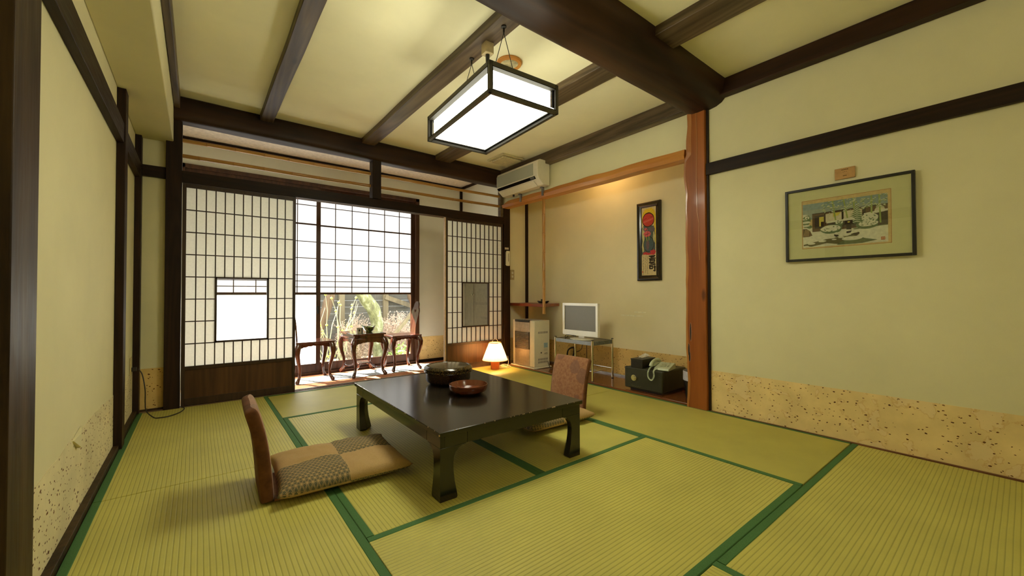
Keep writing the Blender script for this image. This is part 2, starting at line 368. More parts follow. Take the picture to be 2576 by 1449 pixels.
# cedar pillar with live edges
def wavy(z, s, a): return a * noise.noise(Vector((s, z * 2.2, 0))) + a * .4 * noise.noise(Vector((s, z * 7, 3)))
rs, re = [], []
for i in range(61):
    z = -.02 + i / 60 * 2.52
    top = .0 if z < 2.1 else 0
    l = 1.768 + wavy(z, 4, .022) - (.018 if z > 2.1 else 0); r_ = 1.588 + wavy(z, 9, .008)
    x0 = 3.236
    rs.append([(x0, l - .012, z), (x0, r_ + .006, z), (x0 + .012, r_, z), (x0 + .13, r_, z), (x0 + .13, l, z), (x0 + .02, l, z)])
pil = thing('alcove_pillar', (0, 0, 0), 'polished red cedar pillar with wavy natural edges between alcove and right wall', 'pillar')
MB().rings(rs).build('trunk', M_pil, pil)
e = MB()
rs = []
for i in range(61):
    z = -.02 + i / 60 * 2.50; l = 1.768 + wavy(z, 4, .022) - (.018 if z > 2.1 else 0); wd = .010 + .012 * abs(noise.noise(Vector((z * 3, 7, 1)))) + (.02 if z > 2.1 else 0)
    rs.append([(3.2345, l - .012 - wd, z), (3.2345, l - .010, z), (3.256, l + .002, z), (3.27, l + .0015, z), (3.24, l - .02 - wd, z)])
e.rings(rs)
e.build('live_edge', M_pile, pil)['label'] = 'pale orange sapwood edge'
e = MB(); rs = []
for i in range(41):
    z = 1.22 + i / 40 * 1.22; yy = 1.655 + .012 * noise.noise(Vector((z * 2.5, 1, 1))) - (.02 if z < 1.62 else 0) * min(1, (1.62 - z) / .1 if z < 1.62 else 0)
    rs.append([(3.2335, yy, z), (3.2335, yy + .007, z), (3.238, yy + .006, z), (3.238, yy, z)])
e.rings(rs).build('sap_line', M_pile, pil)
M_crack = plain('dark_bark_hollow', (.02, .009, .004), .6); M_crim = plain('hollow_rim', (.36, .17, .09), .5)
for z0, z1, yy in ((.555, .70, 1.722), (.43, .53, 1.738), (.38, .46, 1.732)):
    for mm, g, xo in ((M_crim, 1.5, 0), (M_crack, 1., .0008)):
        pts = []
        for k in range(20):
            a = 2 * math.pi * k / 20; rr_ = (1 + .25 * noise.noise(Vector((k * .7, z0 * 9, 0))))
            pts.append((yy + math.cos(a) * .0065 * g * rr_, (z0 + z1) / 2 + math.sin(a) * (z1 - z0) / 2 * (1 + .12 * (g - 1)) * rr_))
        MB().prism(pts, 'x', 3.2352 - xo, 3.240).build('bark_hollow', mm, pil)
post('wall_post', B(3.252, 1.570, -.03, 3.30, 1.584, 2.50), M_dkz, 'narrow dark strip between the cedar pillar and the right wall')
# lintel
rs = []
for i in range(61):
    y = 1.775 + i / 60 * (4.372 - 1.775); s_ = i / 60
    zb = 2.093 + .022 * s_ + .006 * noise.noise(Vector((y * 2, 5, 0))); zt = zb + .085 - .03 * max(0, s_ - .6) + .012 * noise.noise(Vector((y * 3, 8, 0)))
    if y > 4.25: zt -= (y - 4.25) * .25
    zm = zb + .035 + .022 * noise.noise(Vector((y * 1.4, 2, 0)))
    rs.append([(3.262, y, zb), (3.248 + .004 * noise.noise(Vector((y * 5, 1, 1))), y, zm), (3.262, y, zt), (3.37, y, zt), (3.37, y, zb)])
tag(MB().rings(rs).build('alcove_lintel', M_lint, smooth=20), 'bright orange cedar lintel with wavy natural edge over the alcove', 'lintel')

# ------------------------------------------------------------------ tatami mats
def mat_(x0, x1, y0, y1, along, fine, label):
    cx, cy = (x0 + x1) / 2, (y0 + y1) / 2
    wx, ly = (x1 - x0, y1 - y0) if along == 'y' else (y1 - y0, x1 - x0)
    g = .0012; hw, hl = wx / 2 - g, ly / 2 - g
    o = B(-hw, -hl, -.03, hw, hl, 0).build('tatami_mat', M_tatf if fine else M_tat, loc=(cx, cy, 0), rz=0 if along == 'y' else R(90), bevel=.003)
    tag(o, label, 'tatami mat', 'tatami mats covering the floor')
    for s_ in (-1, 1):
        rs = []
        for i in range(41):
            yy = -hl + 2 * hl * i / 40; wv = .0012 * noise.noise(Vector((cx * 3 + s_, cy + yy * 4, 0)))
            a, b = s_ * (hw - .031) + wv, s_ * (hw + .0006)
            rs.append([(a, yy, .0005), (a + s_ * .002, yy, .0022), (b - s_ * .002, yy, .0022), (b, yy, 0), (b, yy, -.028), (a, yy, -.001)])
        MB().rings(rs).build('border', M_bord, o)
X1, X2 = .522, 2.335
ml = XL + .029
mat_(ml, X1, 2.618, 4.36, 'y', 0, 'rush mat in the far left corner by the black post')
mat_(ml, X1, .80, 2.617, 'y', 0, 'rush mat at lower left, under the left legless chair')
mat_(ml, X1, -1.02, .799, 'y', 0, 'rush mat at the left, mostly beneath the viewer')
mat_(X1, X2, 3.485, 4.362, 'x', 1, 'smooth-looking rush mat lying along the threshold')
mat_(X1, 1.43, 1.585, 3.484, 'y', 0, 'rush mat under the left half of the low table')
mat_(1.43, X2, 1.585, 3.484, 'y', 0, 'rush mat under the right half of the low table')
mat_(X1, X2, .687, 1.584, 'x', 0, 'large rush mat in the centre foreground')
mat_(X2, 3.265, .69, 2.519, 'y', 1, 'fine rush mat in front of the cedar pillar')
mat_(X2, 3.265, 2.52, 4.362, 'y', 1, 'fine rush mat beside the heater and television stand')
mat_(1.451, 3.25, -.22, .686, 'x', 0, 'wide-ribbed rush mat in the lower right corner')
mat_(X1, 1.45, -1.12, .686, 'y', 0, 'rush mat in front of the viewer, below the picture edge')
mat_(1.451, 3.25, -1.12, -.222, 'x', 0, 'rush mat behind the lower right mat')

# ------------------------------------------------------------------ shoji doors
MW = .0043
def shoji(name, x0, x1, y, label, win=True, kick=M_kick):
    """12 x 8 lattice door, glazed opening in columns 4-9 and rows 5-7"""
    d = thing(name, (x0, y, .004), label, 'sliding door', kind='structure'); W = x1 - x0; H = 1.889; st = .024
    zt, zb = H - .034, .332
    f = B(0, -.015, 0, st, .015, H).box(W - st, -.015, 0, W, .015, H).box(st, -.015, zt, W - st, .015, H)
    f.box(st, -.015, 0, W - st, .015, .06).box(st, -.015, zb - .03, W - st, .015, zb)
    f.build('frame', M_shoji, d, bevel=.0015)
    B(st, -.006, .06, W - st, .006, zb - .03).build('kick_panel', kick, d)
    cw = (W - 2 * st) / 12; rh = (zt - zb) / 8
    wx0, wx1, wz0, wz1 = st + 3 * cw, st + 9 * cw, zb + rh, zb + 4 * rh
    l = MB()
    for i in range(1, 12):
        xx = st + i * cw
        if 3 <= i <= 9:
            l.box(xx - MW, -.013, zb, xx + MW, -.001, wz0); l.box(xx - MW, -.013, wz1, xx + MW, -.001, zt)
        else: l.box(xx - MW, -.013, zb, xx + MW, -.001, zt)
    for j in range(1, 8):
        zz = zb + j * rh
        if 1 <= j <= 4: l.box(st, -.012, zz - MW, wx0, -.002, zz + MW).box(wx1, -.012, zz - MW, W - st, -.002, zz + MW)
        else: l.box(st, -.012, zz - MW, W - st, -.002, zz + MW)
    l.build('lattice', M_shoji, d)
    p = MB()
    for a, b, c_, e_ in ((st, wx0, zb, zt), (wx1, W - st, zb, zt), (wx0, wx1, zb, wz0), (wx0, wx1, wz1, zt)):
        p.add([(a, 0, c_), (b, 0, c_), (b, 0, e_), (a, 0, e_)], [(0, 1, 2, 3)])
    p.build('paper', M_paper, d)
    wf = .013
    w_ = B(wx0 - .003, -.016, wz0 - .003, wx0 + wf, .014, wz1 + .003).box(wx1 - wf, -.016, wz0 - .003, wx1 + .003, .014, wz1 + .003)
    w_.box(wx0, -.016, wz0 - .003, wx1, .014, wz0 + wf).box(wx0, -.016, wz1 - wf, wx1, .014, wz1 + .003)
    wfo = w_.build('pane_frame', M_shoji, d)
    B(wx0 + wf, -.002, wz0 + wf, wx1 - wf, .001, wz1 - wf).build('glass', M_glass, wfo)
    return d
shoji('door_1', -.101, .756, 4.402, 'tall shoji door at left with a small glass pane glowing white')
shoji('door_2', 2.408, 3.284, 4.402, 'shoji door at right beside the glowing lamp, its pane dark')
struct('trim_18', B(2.392, 4.388, .004, 2.4075, 4.42, 1.893), plain('pale_edge', (.50, .36, .22), .6), 'narrow pale strip on the open edge of the right shoji door', 'trim')

# ------------------------------------------------------------------ sun porch shell
struct('floor_porch', B(-1.2, 4.50, -.2, XE+.1, YE+.1, ZE-.012), M_ewood, 'wooden floor of the sun porch', 'floor')
ex0, ex1, ez0, ez1 = -.16, 2.60, -.07, 2.362
wb = B(-1.2, YE, -.2, ex0, YE+.12, 2.66).box(ex1, YE, -.2, XE+.1, YE+.12, 2.66).box(ex0, YE, ez1, ex1, YE+.12, 2.66)
struct('wall_porch_back', wb, M_eng, 'cream outer wall of the sun porch around the window', 'wall')
struct('wall_porch_right', B(XE, 4.49, -.2, XE+.1, YE+.1, 2.66), M_eng, 'right end wall of the sun porch', 'wall')
struct('wall_porch_left', B(-1.2, 4.47, -.2, -1.1, YE+.1, 2.66).box(-1.2, 4.47, -.2, -.21, 4.50, 2.66), M_eng, 'left end wall of the sun porch', 'wall')
struct('wall_porch_top', B(XL, 4.46, 2.605, XE+.3, 4.50, 2.75), M_eng, 'wall strip over the transom beam', 'wall')
struct('ceiling_porch', B(-1.2, 4.47, 2.66, XE+.1, YE+.1, 2.70), M_ec, 'pinkish cream ceiling of the sun porch', 'ceiling')
struct('trim_12', B(-1.1, YE-.02, 2.618, XE, YE, 2.652), M_dkx, 'dark strip where the porch wall meets its ceiling', 'trim')
struct('trim_13', B(XE-.02, 4.5, 2.618, XE, YE-.02, 2.652), M_dky, 'dark strip along the porch end wall ceiling', 'trim')
struct('trim_14', B(XE-.035, YE-.035, ZE, XE-.001, YE-.001, 2.618), M_dkz, 'thin dark upright in the porch corner', 'trim')
struct('trim_15', B(ex1 + .002, YE-.002, ZE+.03, XE-.035, YE-.0003, .31), M_dado, 'speckled dado paper at the foot of the porch wall', 'dado')
struct('baseboard_porch', B(ex1 + .002, YE-.012, ZE-.012, XE-.035, YE-.0005, ZE+.032), M_dkx, 'dark baseboard of the porch wall', 'baseboard')
# window casing and sashes
cs = B(ex0, YE-.03, ez0, ex0+.05, YE+.10, ez1).box(ex1-.055, YE-.03, ez0, ex1, YE+.10, ez1).box(ex0, YE-.03, ez1-.045, ex1, YE+.10, ez1).box(ex0, YE-.03, ez0-.03, ex1, YE+.10, ez0+.035)
struct('trim_16', cs, M_sash, 'brown wooden casing around the porch window', 'casing', bevel=.002)
def sash(name, x0, x1, y, vx, label, lower):
    """upper paper shoji with grid, lower single pane"""
    d = thing(name, (0, y, 0), label, 'window', kind='structure')
    f = B(x0, -.015, -.035, x0+.05, .015, 2.318).box(x1-.05, -.015, -.035, x1, .015, 2.318).box(x0+.05, -.015, 2.265, x1-.05, .015, 2.318).box(x0+.05, -.015, -.035, x1-.05, .015, .07)
    f.box(x0+.05, -.018, .945, x1-.05, .012, .972)
    f.build('sash_frame', M_sash, d, bevel=.0015)
    m = B(x0+.05, -.012, 1.828, x1-.05, .004, 1.845)
    for z in (2.075, 1.615, 1.405, 1.190, 1.115, 1.042): m.box(x0+.05, -.010, z-.0045, x1-.05, .0, z+.0045)
    for x in vx: m.box(x-.0045, -.010, .972, x+.0045, .0, 2.265)
    m.build('lattice', M_sash, d)
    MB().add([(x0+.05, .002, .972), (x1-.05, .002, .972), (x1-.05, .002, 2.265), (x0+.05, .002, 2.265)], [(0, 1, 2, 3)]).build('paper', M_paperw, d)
    if lower is M_frost: MB().add([(x0+.05, .003, .07), (x1-.05, .003, .07), (x1-.05, .003, .945), (x0+.05, .003, .945)], [(0, 1, 2, 3)]).build('glass', lower, d)['label'] = 'frosted glass glowing white'
    else: B(x0+.05, .002, .07, x1-.05, .005, .945).build('glass', lower, d)
    return d
wl = sash('window_1', ex0+.05, 1.245, YE+.005, [.978 - .217 * k for k in range(5)], 'left window sash with white frosted lower pane', M_frost)
B(1.205, -.03, .70, 1.225, -.012, .80).build('handle', M_black, wl)
sash('window_2', 1.20, ex1-.055, YE+.045, [1.436, 1.649, 1.873, 2.097, 2.315], 'right window sash whose clear lower pane shows the garden', M_glass)

# rug
rg = thing('rug', (0, 0, ZE-.012), 'woven rug with orange border and blue-white field on the porch floor', 'rug')
def ruglines():
    t = NT('rug_field'); co = t.co()
    v = t.n('TexVoronoi', {'Vector': t.map(co, (1, 2.2, 1)), 'Scale': 26}, feature='DISTANCE_TO_EDGE').outputs[0]
    f = t.ramp(v, (.10, 0.), (.2, 1.)); c = t.mix(f, (.34, .38, .39), (.74, .73, .67)); t.base(c); t.rough(.9, .1); t.bump(t.noise(co, 300, 2), .5, .002); return t.m
def rugedge():
    t = NT('rug_border'); co = t.co(); f = t.noise(t.map(co, (1, 4, 1)), 40, 4, .7)
    t.base(t.ramp(f, (.3, (.34, .12, .05)), (.6, (.56, .25, .12)), (.75, (.66, .46, .30)))); t.rough(.9, .1); t.bump(f, .5, .002); return t.m
M_rgb = rugedge()
B(-.6, 4.53, 0, 3.22, 5.50, .010).build('border', M_rgb, rg, bevel=.003)
B(-.4, 5.0, .010, 3.10, 5.36, .0125).build('field', ruglines(), rg)

# ------------------------------------------------------------------ bamboo poles
def bamboo(p0, p1, r, mat, label, k0, gap, group=None):
    p0, p1 = Vector(p0), Vector(p1); L = (p1 - p0).length; d = (p1 - p0) / L; pts, rr = [], []
    s_ = -k0
    nodes = []
    while s_ < L:
        if s_ > .01: nodes.append(s_)
        s_ += gap * random.uniform(.93, 1.07)
    prev = 0
    def ad(q, k): pts.append(p0 + d * q + Vector((0, 0, .002 * math.sin(q * 5)))); rr.append(r * k)
    ad(0, 1)
    for q in nodes:
        ad(q - .006, .99); ad(q - .002, 1.08); ad(q, .97); ad(q + .003, 1.06); ad(q + .010, .98)
    ad(L, 1)
    g = MB().tube(pts, rr, 16); ns = [1 + 5 * q + 1 for q in range(len(nodes))]
    g.mi = [1 if (k // 16) in ns and k < (len(pts) - 1) * 16 else 0 for k in range(len(g.f))]
    return tag(g.build('bamboo_pole', [mat, M_bnode], smooth=50), label, 'bamboo pole', group)
g_ = 'bamboo poles across the open transom'
bamboo((-.108, 4.42, 2.262), (1.491, 4.42, 2.268), .017, M_bam, 'upper bamboo pole in the transom, left of the short strut', .05, .22, g_)
bamboo((-.108, 4.42, 2.130), (1.491, 4.42, 2.134), .017, M_bam, 'lower bamboo pole in the transom, left of the short strut', .12, .25, g_)
bamboo((1.584, 4.42, 2.268), (3.24, 4.42, 2.276), .017, M_bam, 'upper bamboo pole in the transom, right of the short strut', .18, .27, g_)
bamboo((1.584, 4.42, 2.134), (3.24, 4.42, 2.142), .017, M_bam, 'lower bamboo pole in the transom, right of the short strut', .10, .27, g_)
bamboo((3.33, 3.62, 2.108), (3.33, 3.62, .70), .0185, M_bamz, 'upright bamboo pole hanging from the lintel through the corner shelf', .05, .235)

# ------------------------------------------------------------------ lantern
LC, LR = (1.456, 2.108, 2.0), R(-3.7)
ln = thing('pendant_lantern', LC, 'big square black-framed lantern hanging from a ceiling joist', 'ceiling lamp', LR)
hx, hy, hh = .237, .414, .172; b_ = .018; in_ = .034
f = MB()
for sx in (-1, 1):
    for sy in (-1, 1): f.box(sx * hx, sy * hy, 0, sx * (hx - b_), sy * (hy - b_), hh)
for z0, z1 in ((0, b_), (hh - .026, hh)):
    f.box(-hx, -hy, z0, hx, -hy + b_, z1).box(-hx, hy - b_, z0, hx, hy, z1).box(-hx, -hy + b_, z0, -hx + b_, hy - b_, z1).box(hx - b_, -hy + b_, z0, hx, hy - b_, z1)
f.build('frame', plain('lantern_frame', (.060, .052, .034), .4), ln, bevel=.001)
f = MB()
# inner returns between the bars and the recessed panels
q_ = .0035
for sx in (-1, 1):
    f.box(sx * (hx - b_), -hy, b_, sx * (hx - b_ - q_), -hy + in_, hh).box(sx * (hx - b_), hy, b_, sx * (hx - b_ - q_), hy - in_, hh)
    f.box(sx * (hx - b_), -hy + b_, 0, sx * (hx - b_ - q_), hy - b_, in_)
    f.box(sx * hx, -hy + b_, hh - .030, sx * (hx - in_), hy - b_, hh - .026).box(sx * hx, -hy + b_, b_, sx * (hx - in_), hy - b_, b_ + q_)
for sy in (-1, 1):
    f.box(-hx, sy * (hy - b_), b_, -hx + in_, sy * (hy - b_ - q_), hh).box(hx, sy * (hy - b_), b_, hx - in_, sy * (hy - b_ - q_), hh)
    f.box(-hx + b_, sy * (hy - b_), 0, hx - b_, sy * (hy - b_ - q_), in_)
    f.box(-hx + b_, sy * hy, hh - .030, hx - b_, sy * (hy - in_), hh - .026).box(-hx + b_, sy * hy, b_, hx - b_, sy * (hy - in_), b_ + q_)
f.build('inner_return', plain('lantern_return', (.0075, .0062, .0040), .7, .1), ln)
ME = emit('lantern_glow', LAMP_COL, LAMP_E * 1.12)
B(-hx + b_, -hy + b_, in_, hx - b_, hy - b_, in_ + .003).build('bottom_panel', ME, ln)
for sy in (-1, 1): B(-hx + in_, sy * (hy - in_), in_ - .01, hx - in_, sy * (hy - in_ - .002), hh - .01).build('side_panel', ME, ln)
for sx in (-1, 1): B(sx * (hx - in_), -hy + in_, in_ - .01, sx * (hx - in_ - .002), hy - in_, hh - .01).build('side_panel', ME, ln)
B(-hx + in_, -hy + in_, hh - .03, hx - in_, hy - in_, hh - .025).build('top_panel', emit('lantern_top_glow', LAMP_COL, LAMP_E * .05), ln)
for yy in (-.20, .20):
    hz = 2.552 - LC[2]
    k = MB().lathe([(.016, hz), (.016, hz - .008), (.006, hz - .012), (.005, hz - .04)], (-.006, yy, 0), 16); k.build('hook', M_blkm, ln)
    MB().tube([(-.006, yy, hz - .038), (-.006 - .10, yy * 1.02, hh)], .0022, 6).build('hanging_wire', M_black, ln)
    MB().tube([(-.006, yy, hz - .038), (.10, yy * 1.02, hh)], .0022, 6).build('hanging_wire', M_black, ln)
B(-.03, -.03, .48, .03, .03, .552).build('socket', plain('beige_socket', (.45, .34, .16), .5), ln, bevel=.004)
MB().tube([(0, 0, .48), (0, 0, .43), (-.01, -.03, .36), (-.05, -.1, .25), (-.1, -.2, hh - .02)], [.014, .012, .006, .004, .004], 8).build('power_cord', M_black, ln)
dsc = thing('ceiling_disc', (1.752, 2.262, ZC), 'round wood-rimmed disc on the ceiling behind the lantern', 'ceiling fitting')
MB().lathe([(.088, 0), (.092, -.010), (.086, -.020), (.066, -.022), (.062, -.012)], n=48).build('rim', M_lint, dsc)
MB().lathe([(.064, -.006), (.064, -.014)], n=40).build('face', plain('disc_face', (.50, .45, .26), .4, var=.5, sc=22), dsc)
vt = thing('ceiling_vent', (2.985, 3.93, ZC), 'square cream vent panel on the ceiling by the air conditioner', 'vent')
B(-.165, -.16, -.018, .165, .16, -.001).build('base', plain('vent_cream', (.62, .54, .30), .5), vt, bevel=.004)
B(-.135, -.13, -.04, .135, .13, -.022).build('cover', plain('vent_cream', None), vt, bevel=.006) if False else B(-.135, -.13, -.038, .135, .13, -.020).build('cover', MC['vent_cream'], vt, bevel=.006)
for xx, yy, l_ in ((.83, 4.86, 'left of the strut'), (2.14, 4.86, 'right of the strut')):
    tag(MB().prism([(-.075, -.03), (.075, -.03), (.09, 0), (.075, .03), (-.075, .03), (-.09, 0)], 'z', -.03, 0).build('ceiling_bracket', M_kick, loc=(xx, yy, 2.659)), 'small brown block on the porch ceiling, seen ' + l_, 'bracket')

fill_ = thing('fill_light_box', (1.2, YF, 2.12), 'added fill-light box on the unseen wall behind the viewer', 'lamp')  # added light source out of view, evens out the ceiling and near walls
B(-.24, .0, -.01, .24, .015, .31).build('back_plate', M_dkx, fill_)
B(-.22, .015, 0, .22, .11, .30).build('shade', emit('fill_light_glow', (1, .95, .72), 15), fill_)
cb_ = thing('porch_cupboard', (XE - .003, 4.95, ZE - .012), 'grey-green cupboard at the far end of the porch, seen through the right door pane', 'cupboard')
M_cup = plain('cupboard_paint', (.20, .185, .12), .5)
B(-.07, -.40, 0, 0, .42, 1.5).build('body', M_cup, cb_)
for y0_, y1_, k_ in ((-.39, .128, .10), (.134, .41, .155)):
    dr = B(-.085, y0_, .05, -.07, y1_, 1.46).build('door', M_cup, cb_, bevel=.003)
    MB().tube([(-.085, k_, 1.01), (-.105, k_, 1.01)], .012, 14).build('knob', M_chrome, dr)

# ------------------------------------------------------------------ low table
tb = thing('low_table', (1.335, 2.275, 0), 'low square black lacquer table on the rush mats', 'table', R(-1))
hx, hy, H = .465, .655, .32
B(-hx, -hy, H - .022, hx, hy, H).build('tabletop', M_blk, tb, bevel=.003)
a = hx - .012; c_ = hy - .012
B(-a, -c_, .243, -a + .022, c_, H - .022).box(a - .022, -c_, .243, a, c_, H - .022).box(-a + .022, -c_, .243, a - .022, -c_ + .022, H - .022).box(-a + .022, c_ - .022, .243, a - .022, c_, H - .022).build('apron', M_blk, tb, bevel=.0015)
for sx in (-1, 1):
    for sy in (-1, 1):
        rs = []
        for z, w_ in ((0, .084), (.008, .090), (.03, .086), (.08, .075), (.13, .069), (.17, .068), (.195, .071), (.213, .080), (.228, .095), (.238, .115), (.243, .14)):
            x0, y0 = sx * a, sy * c_; x1, y1 = x0 - sx * w_, y0 - sy * w_
            rs.append([(x0, y0, z), (x1, y0, z), (x1, y0 - sy * min(w_, .09) * .5, z), (x0 - sx * min(w_, .09) * .5, y1, z), (x0, y1, z)])
        l = MB().rings(rs).build('leg', M_blk, tb, bevel=.0015)
        B(sx * (a - .142), sy * (c_ + .0006), .245, sx * (a - .1405), sy * (c_ - .003), H - .024).build('joint_line', M_gap, l)
        B(sx * (a + .0006), sy * (c_ - .142), .245, sx * (a - .003), sy * (c_ - .1405), H - .024).build('joint_line', M_gap, l)
M_chip = plain('bare_chip', (.40, .28, .14), .7)
for _ in range(26):
    q = random.uniform(-.44, .44); s1 = random.uniform(.002, .007)
    (B(-hx - .0006, q * 1.4, H - .003, -hx + .0015, q * 1.4 + s1, H + .0004) if random.random() < .5 else B(q, -hy - .0006, H - .003, q + s1, -hy + .0015, H + .0004)).build('chip', M_chip, tb)
B(-hx - .0008, -hy - .0008, H - .016, -hx + .004, -hy + .004, H - .008).build('chip', M_chip, tb)
B(.22, -hy - .0008, H - .004, .245, -hy + .002, H + .0004).build('chip', M_chip, tb)

def gold():
    t = NT('gold_flecked_lacquer'); co = t.co()
    v = t.n('TexVoronoi', {'Vector': co, 'Scale': 260}); f = t.m2('LESS_THAN', v.outputs['Distance'], t.m2('MULTIPLY', t.sep(v.outputs['Color'])[0], .42))
    t.base(t.mix(f, (.016, .010, .004), (.34, .22, .04))); t.rough(.14, .6); return t.m
def brownl():
    t = NT('brown_flecked_lacquer'); co = t.co()
    v = t.n('TexVoronoi', {'Vector': co, 'Scale': 200}); f = t.m2('LESS_THAN', v.outputs['Distance'], t.m2('MULTIPLY', t.sep(v.outputs['Color'])[0], .35))
    t.base(t.mix(f, (.020, .009, .005), (.10, .05, .012))); t.rough(.2, .6); return t.m
M_gold = gold()
bx = thing('lacquer_box', (1.40, 2.52, .32), 'round lidded lacquer box flecked with gold on the low table', 'box')
MB().lathe([(.11, 0), (.125, .001), (.128, .004), (.138, .012), (.150, .022), (.155, .035), (.156, .088), (.150, .09)], n=64).build('body', brownl(), bx)
MB().lathe([(.150, .084), (.166, .084), (.169, .088), (.169, .094), (.165, .096), (.168, .102), (.168, .110), (.160, .121), (.148, .126), (.146, .123), (.13, .125), (.08, .129), (.01, .131)], n=64).build('lid', M_gold, bx)
bw = tag(MB().lathe([(.055, .0), (.058, .004), (.090, .008), (.113, .022), (.121, .040), (.1205, .059), (.1175, .060), (.113, .045), (.104, .026), (.07, .013), (.01, .010)], n=56).build('serving_bowl', wood('bowl_wood', (.20, .052, .016), (.09, .02, .008), 'x', 9, .22, coat=.5, bump=.0), loc=(1.352, 2.175, .32)), 'shallow red-brown wooden bowl on the low table in front of the lacquer box', 'bowl')

# ------------------------------------------------------------------ legless chairs
def suede():
    t = NT('brown_suede'); co = t.co()
    wv = t.n('TexNoise', {'Vector': co, 'Scale': 22, 'Detail': 3}); d = t.n('VectorMath', {0: co, 1: t.n('VectorMath', {0: wv.outputs['Color'], 'Scale': .05}, operation='SCALE').outputs[0]}, operation='ADD').outputs[0]
    vo = t.n('TexVoronoi', {'Vector': d, 'Scale': 7.5})
    leaf = t.ramp(t.m2('SUBTRACT', vo.outputs['Distance'], t.m2('MULTIPLY', t.sep(vo.outputs['Color'])[0], .30)), (.12, 1.), (.16, 0.))
    c = t.ramp(t.noise(co, 45, 5, .7), (.35, (.22, .085, .030)), (.65, (.34, .16, .065)))
    c = t.mix(t.m2('MULTIPLY', leaf, .65), c, (.16, .075, .045)); t.base(c); t.rough(.7, .3)
    t.b.inputs['Sheen Weight'].default_value = .35; t.b.inputs['Sheen Roughness'].default_value = .4
    t.bump(t.noise(co, 200, 3), .3, .001); return t.m
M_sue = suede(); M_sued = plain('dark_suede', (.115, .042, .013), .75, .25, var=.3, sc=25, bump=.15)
def zaisu(loc, rz, label, prof, wd, thick=.042):
    z = thing('legless_chair', loc, label, 'floor chair', rz)
    # prof: (x, z) of the front face, thickness .042, local +x is the way it faces
    rs = []; NW = 14
    outline = []
    hw = wd / 2; n = len(prof)
    t_ = thick
    for i, (px, pz) in enumerate(prof):
        k = i / (n - 1); q = max(0, (k - .80) / .20); hwi = hw - .065 * (1 - math.sqrt(max(0, 1 - min(1, q) ** 2 * .97)))
        nx = prof[min(i+1, n-1)][0] - prof[max(i-1, 0)][0]; nz = prof[min(i+1, n-1)][1] - prof[max(i-1, 0)][1]; L_ = math.hypot(nx, nz); nx, nz = nz / L_, -nx / L_
        hh_ = t_ / 2 * math.sqrt(max(.02, 1 - (max(0, i - (n - 6)) / 5.05) ** 2)); f0, bk = -t_ / 2 + hh_, -t_ / 2 - hh_; ed = min(.012, hh_ * .5)
        ring = []
        for sy, off in ((-.96, f0 - ed * .2), (-.80, f0 + .002), (0, f0 + .003), (.80, f0 + .002), (.96, f0 - ed * .2), (1, f0 - ed), (1, bk + ed), (.96, bk + ed * .2), (.8, bk), (0, bk), (-.8, bk), (-.96, bk + ed * .2), (-1, bk + ed), (-1, f0 - ed)):
            ring.append((px + nx * off, sy * hwi, pz + nz * off))
        rs.append(ring)
    g = MB().rings(rs)
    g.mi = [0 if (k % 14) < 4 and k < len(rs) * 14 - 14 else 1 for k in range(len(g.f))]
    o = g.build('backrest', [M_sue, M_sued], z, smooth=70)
    sm = o.modifiers.new('s', 'SUBSURF'); sm.levels = 1; sm.render_levels = 2
    B(.0, -wd / 2 + .02, .003, .40, wd / 2 - .02, .016).build('seat', M_sue, z, bevel=.004)
    return z
prof = [(.002, .004), (.0, .03), (-.004, .08), (-.010, .15), (-.018, .22), (-.028, .29), (-.042, .36), (-.056, .41), (-.067, .445), (-.072, .460), (-.077, .473), (-.081, .484), (-.0845, .493), (-.087, .499), (-.0885, .502)]
prof = [(a_ * .80, b2 * .89) for a_, b2 in prof]
prof2 = [(a_ * 1.15 + .0, b2 * 1.02) for a_, b2 in prof]
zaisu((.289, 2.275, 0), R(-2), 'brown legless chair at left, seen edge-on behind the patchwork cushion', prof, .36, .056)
zaisu((2.275, 2.235, 0), R(180), 'brown legless chair across the table, showing its leaf-mottled backrest', prof2, .37)

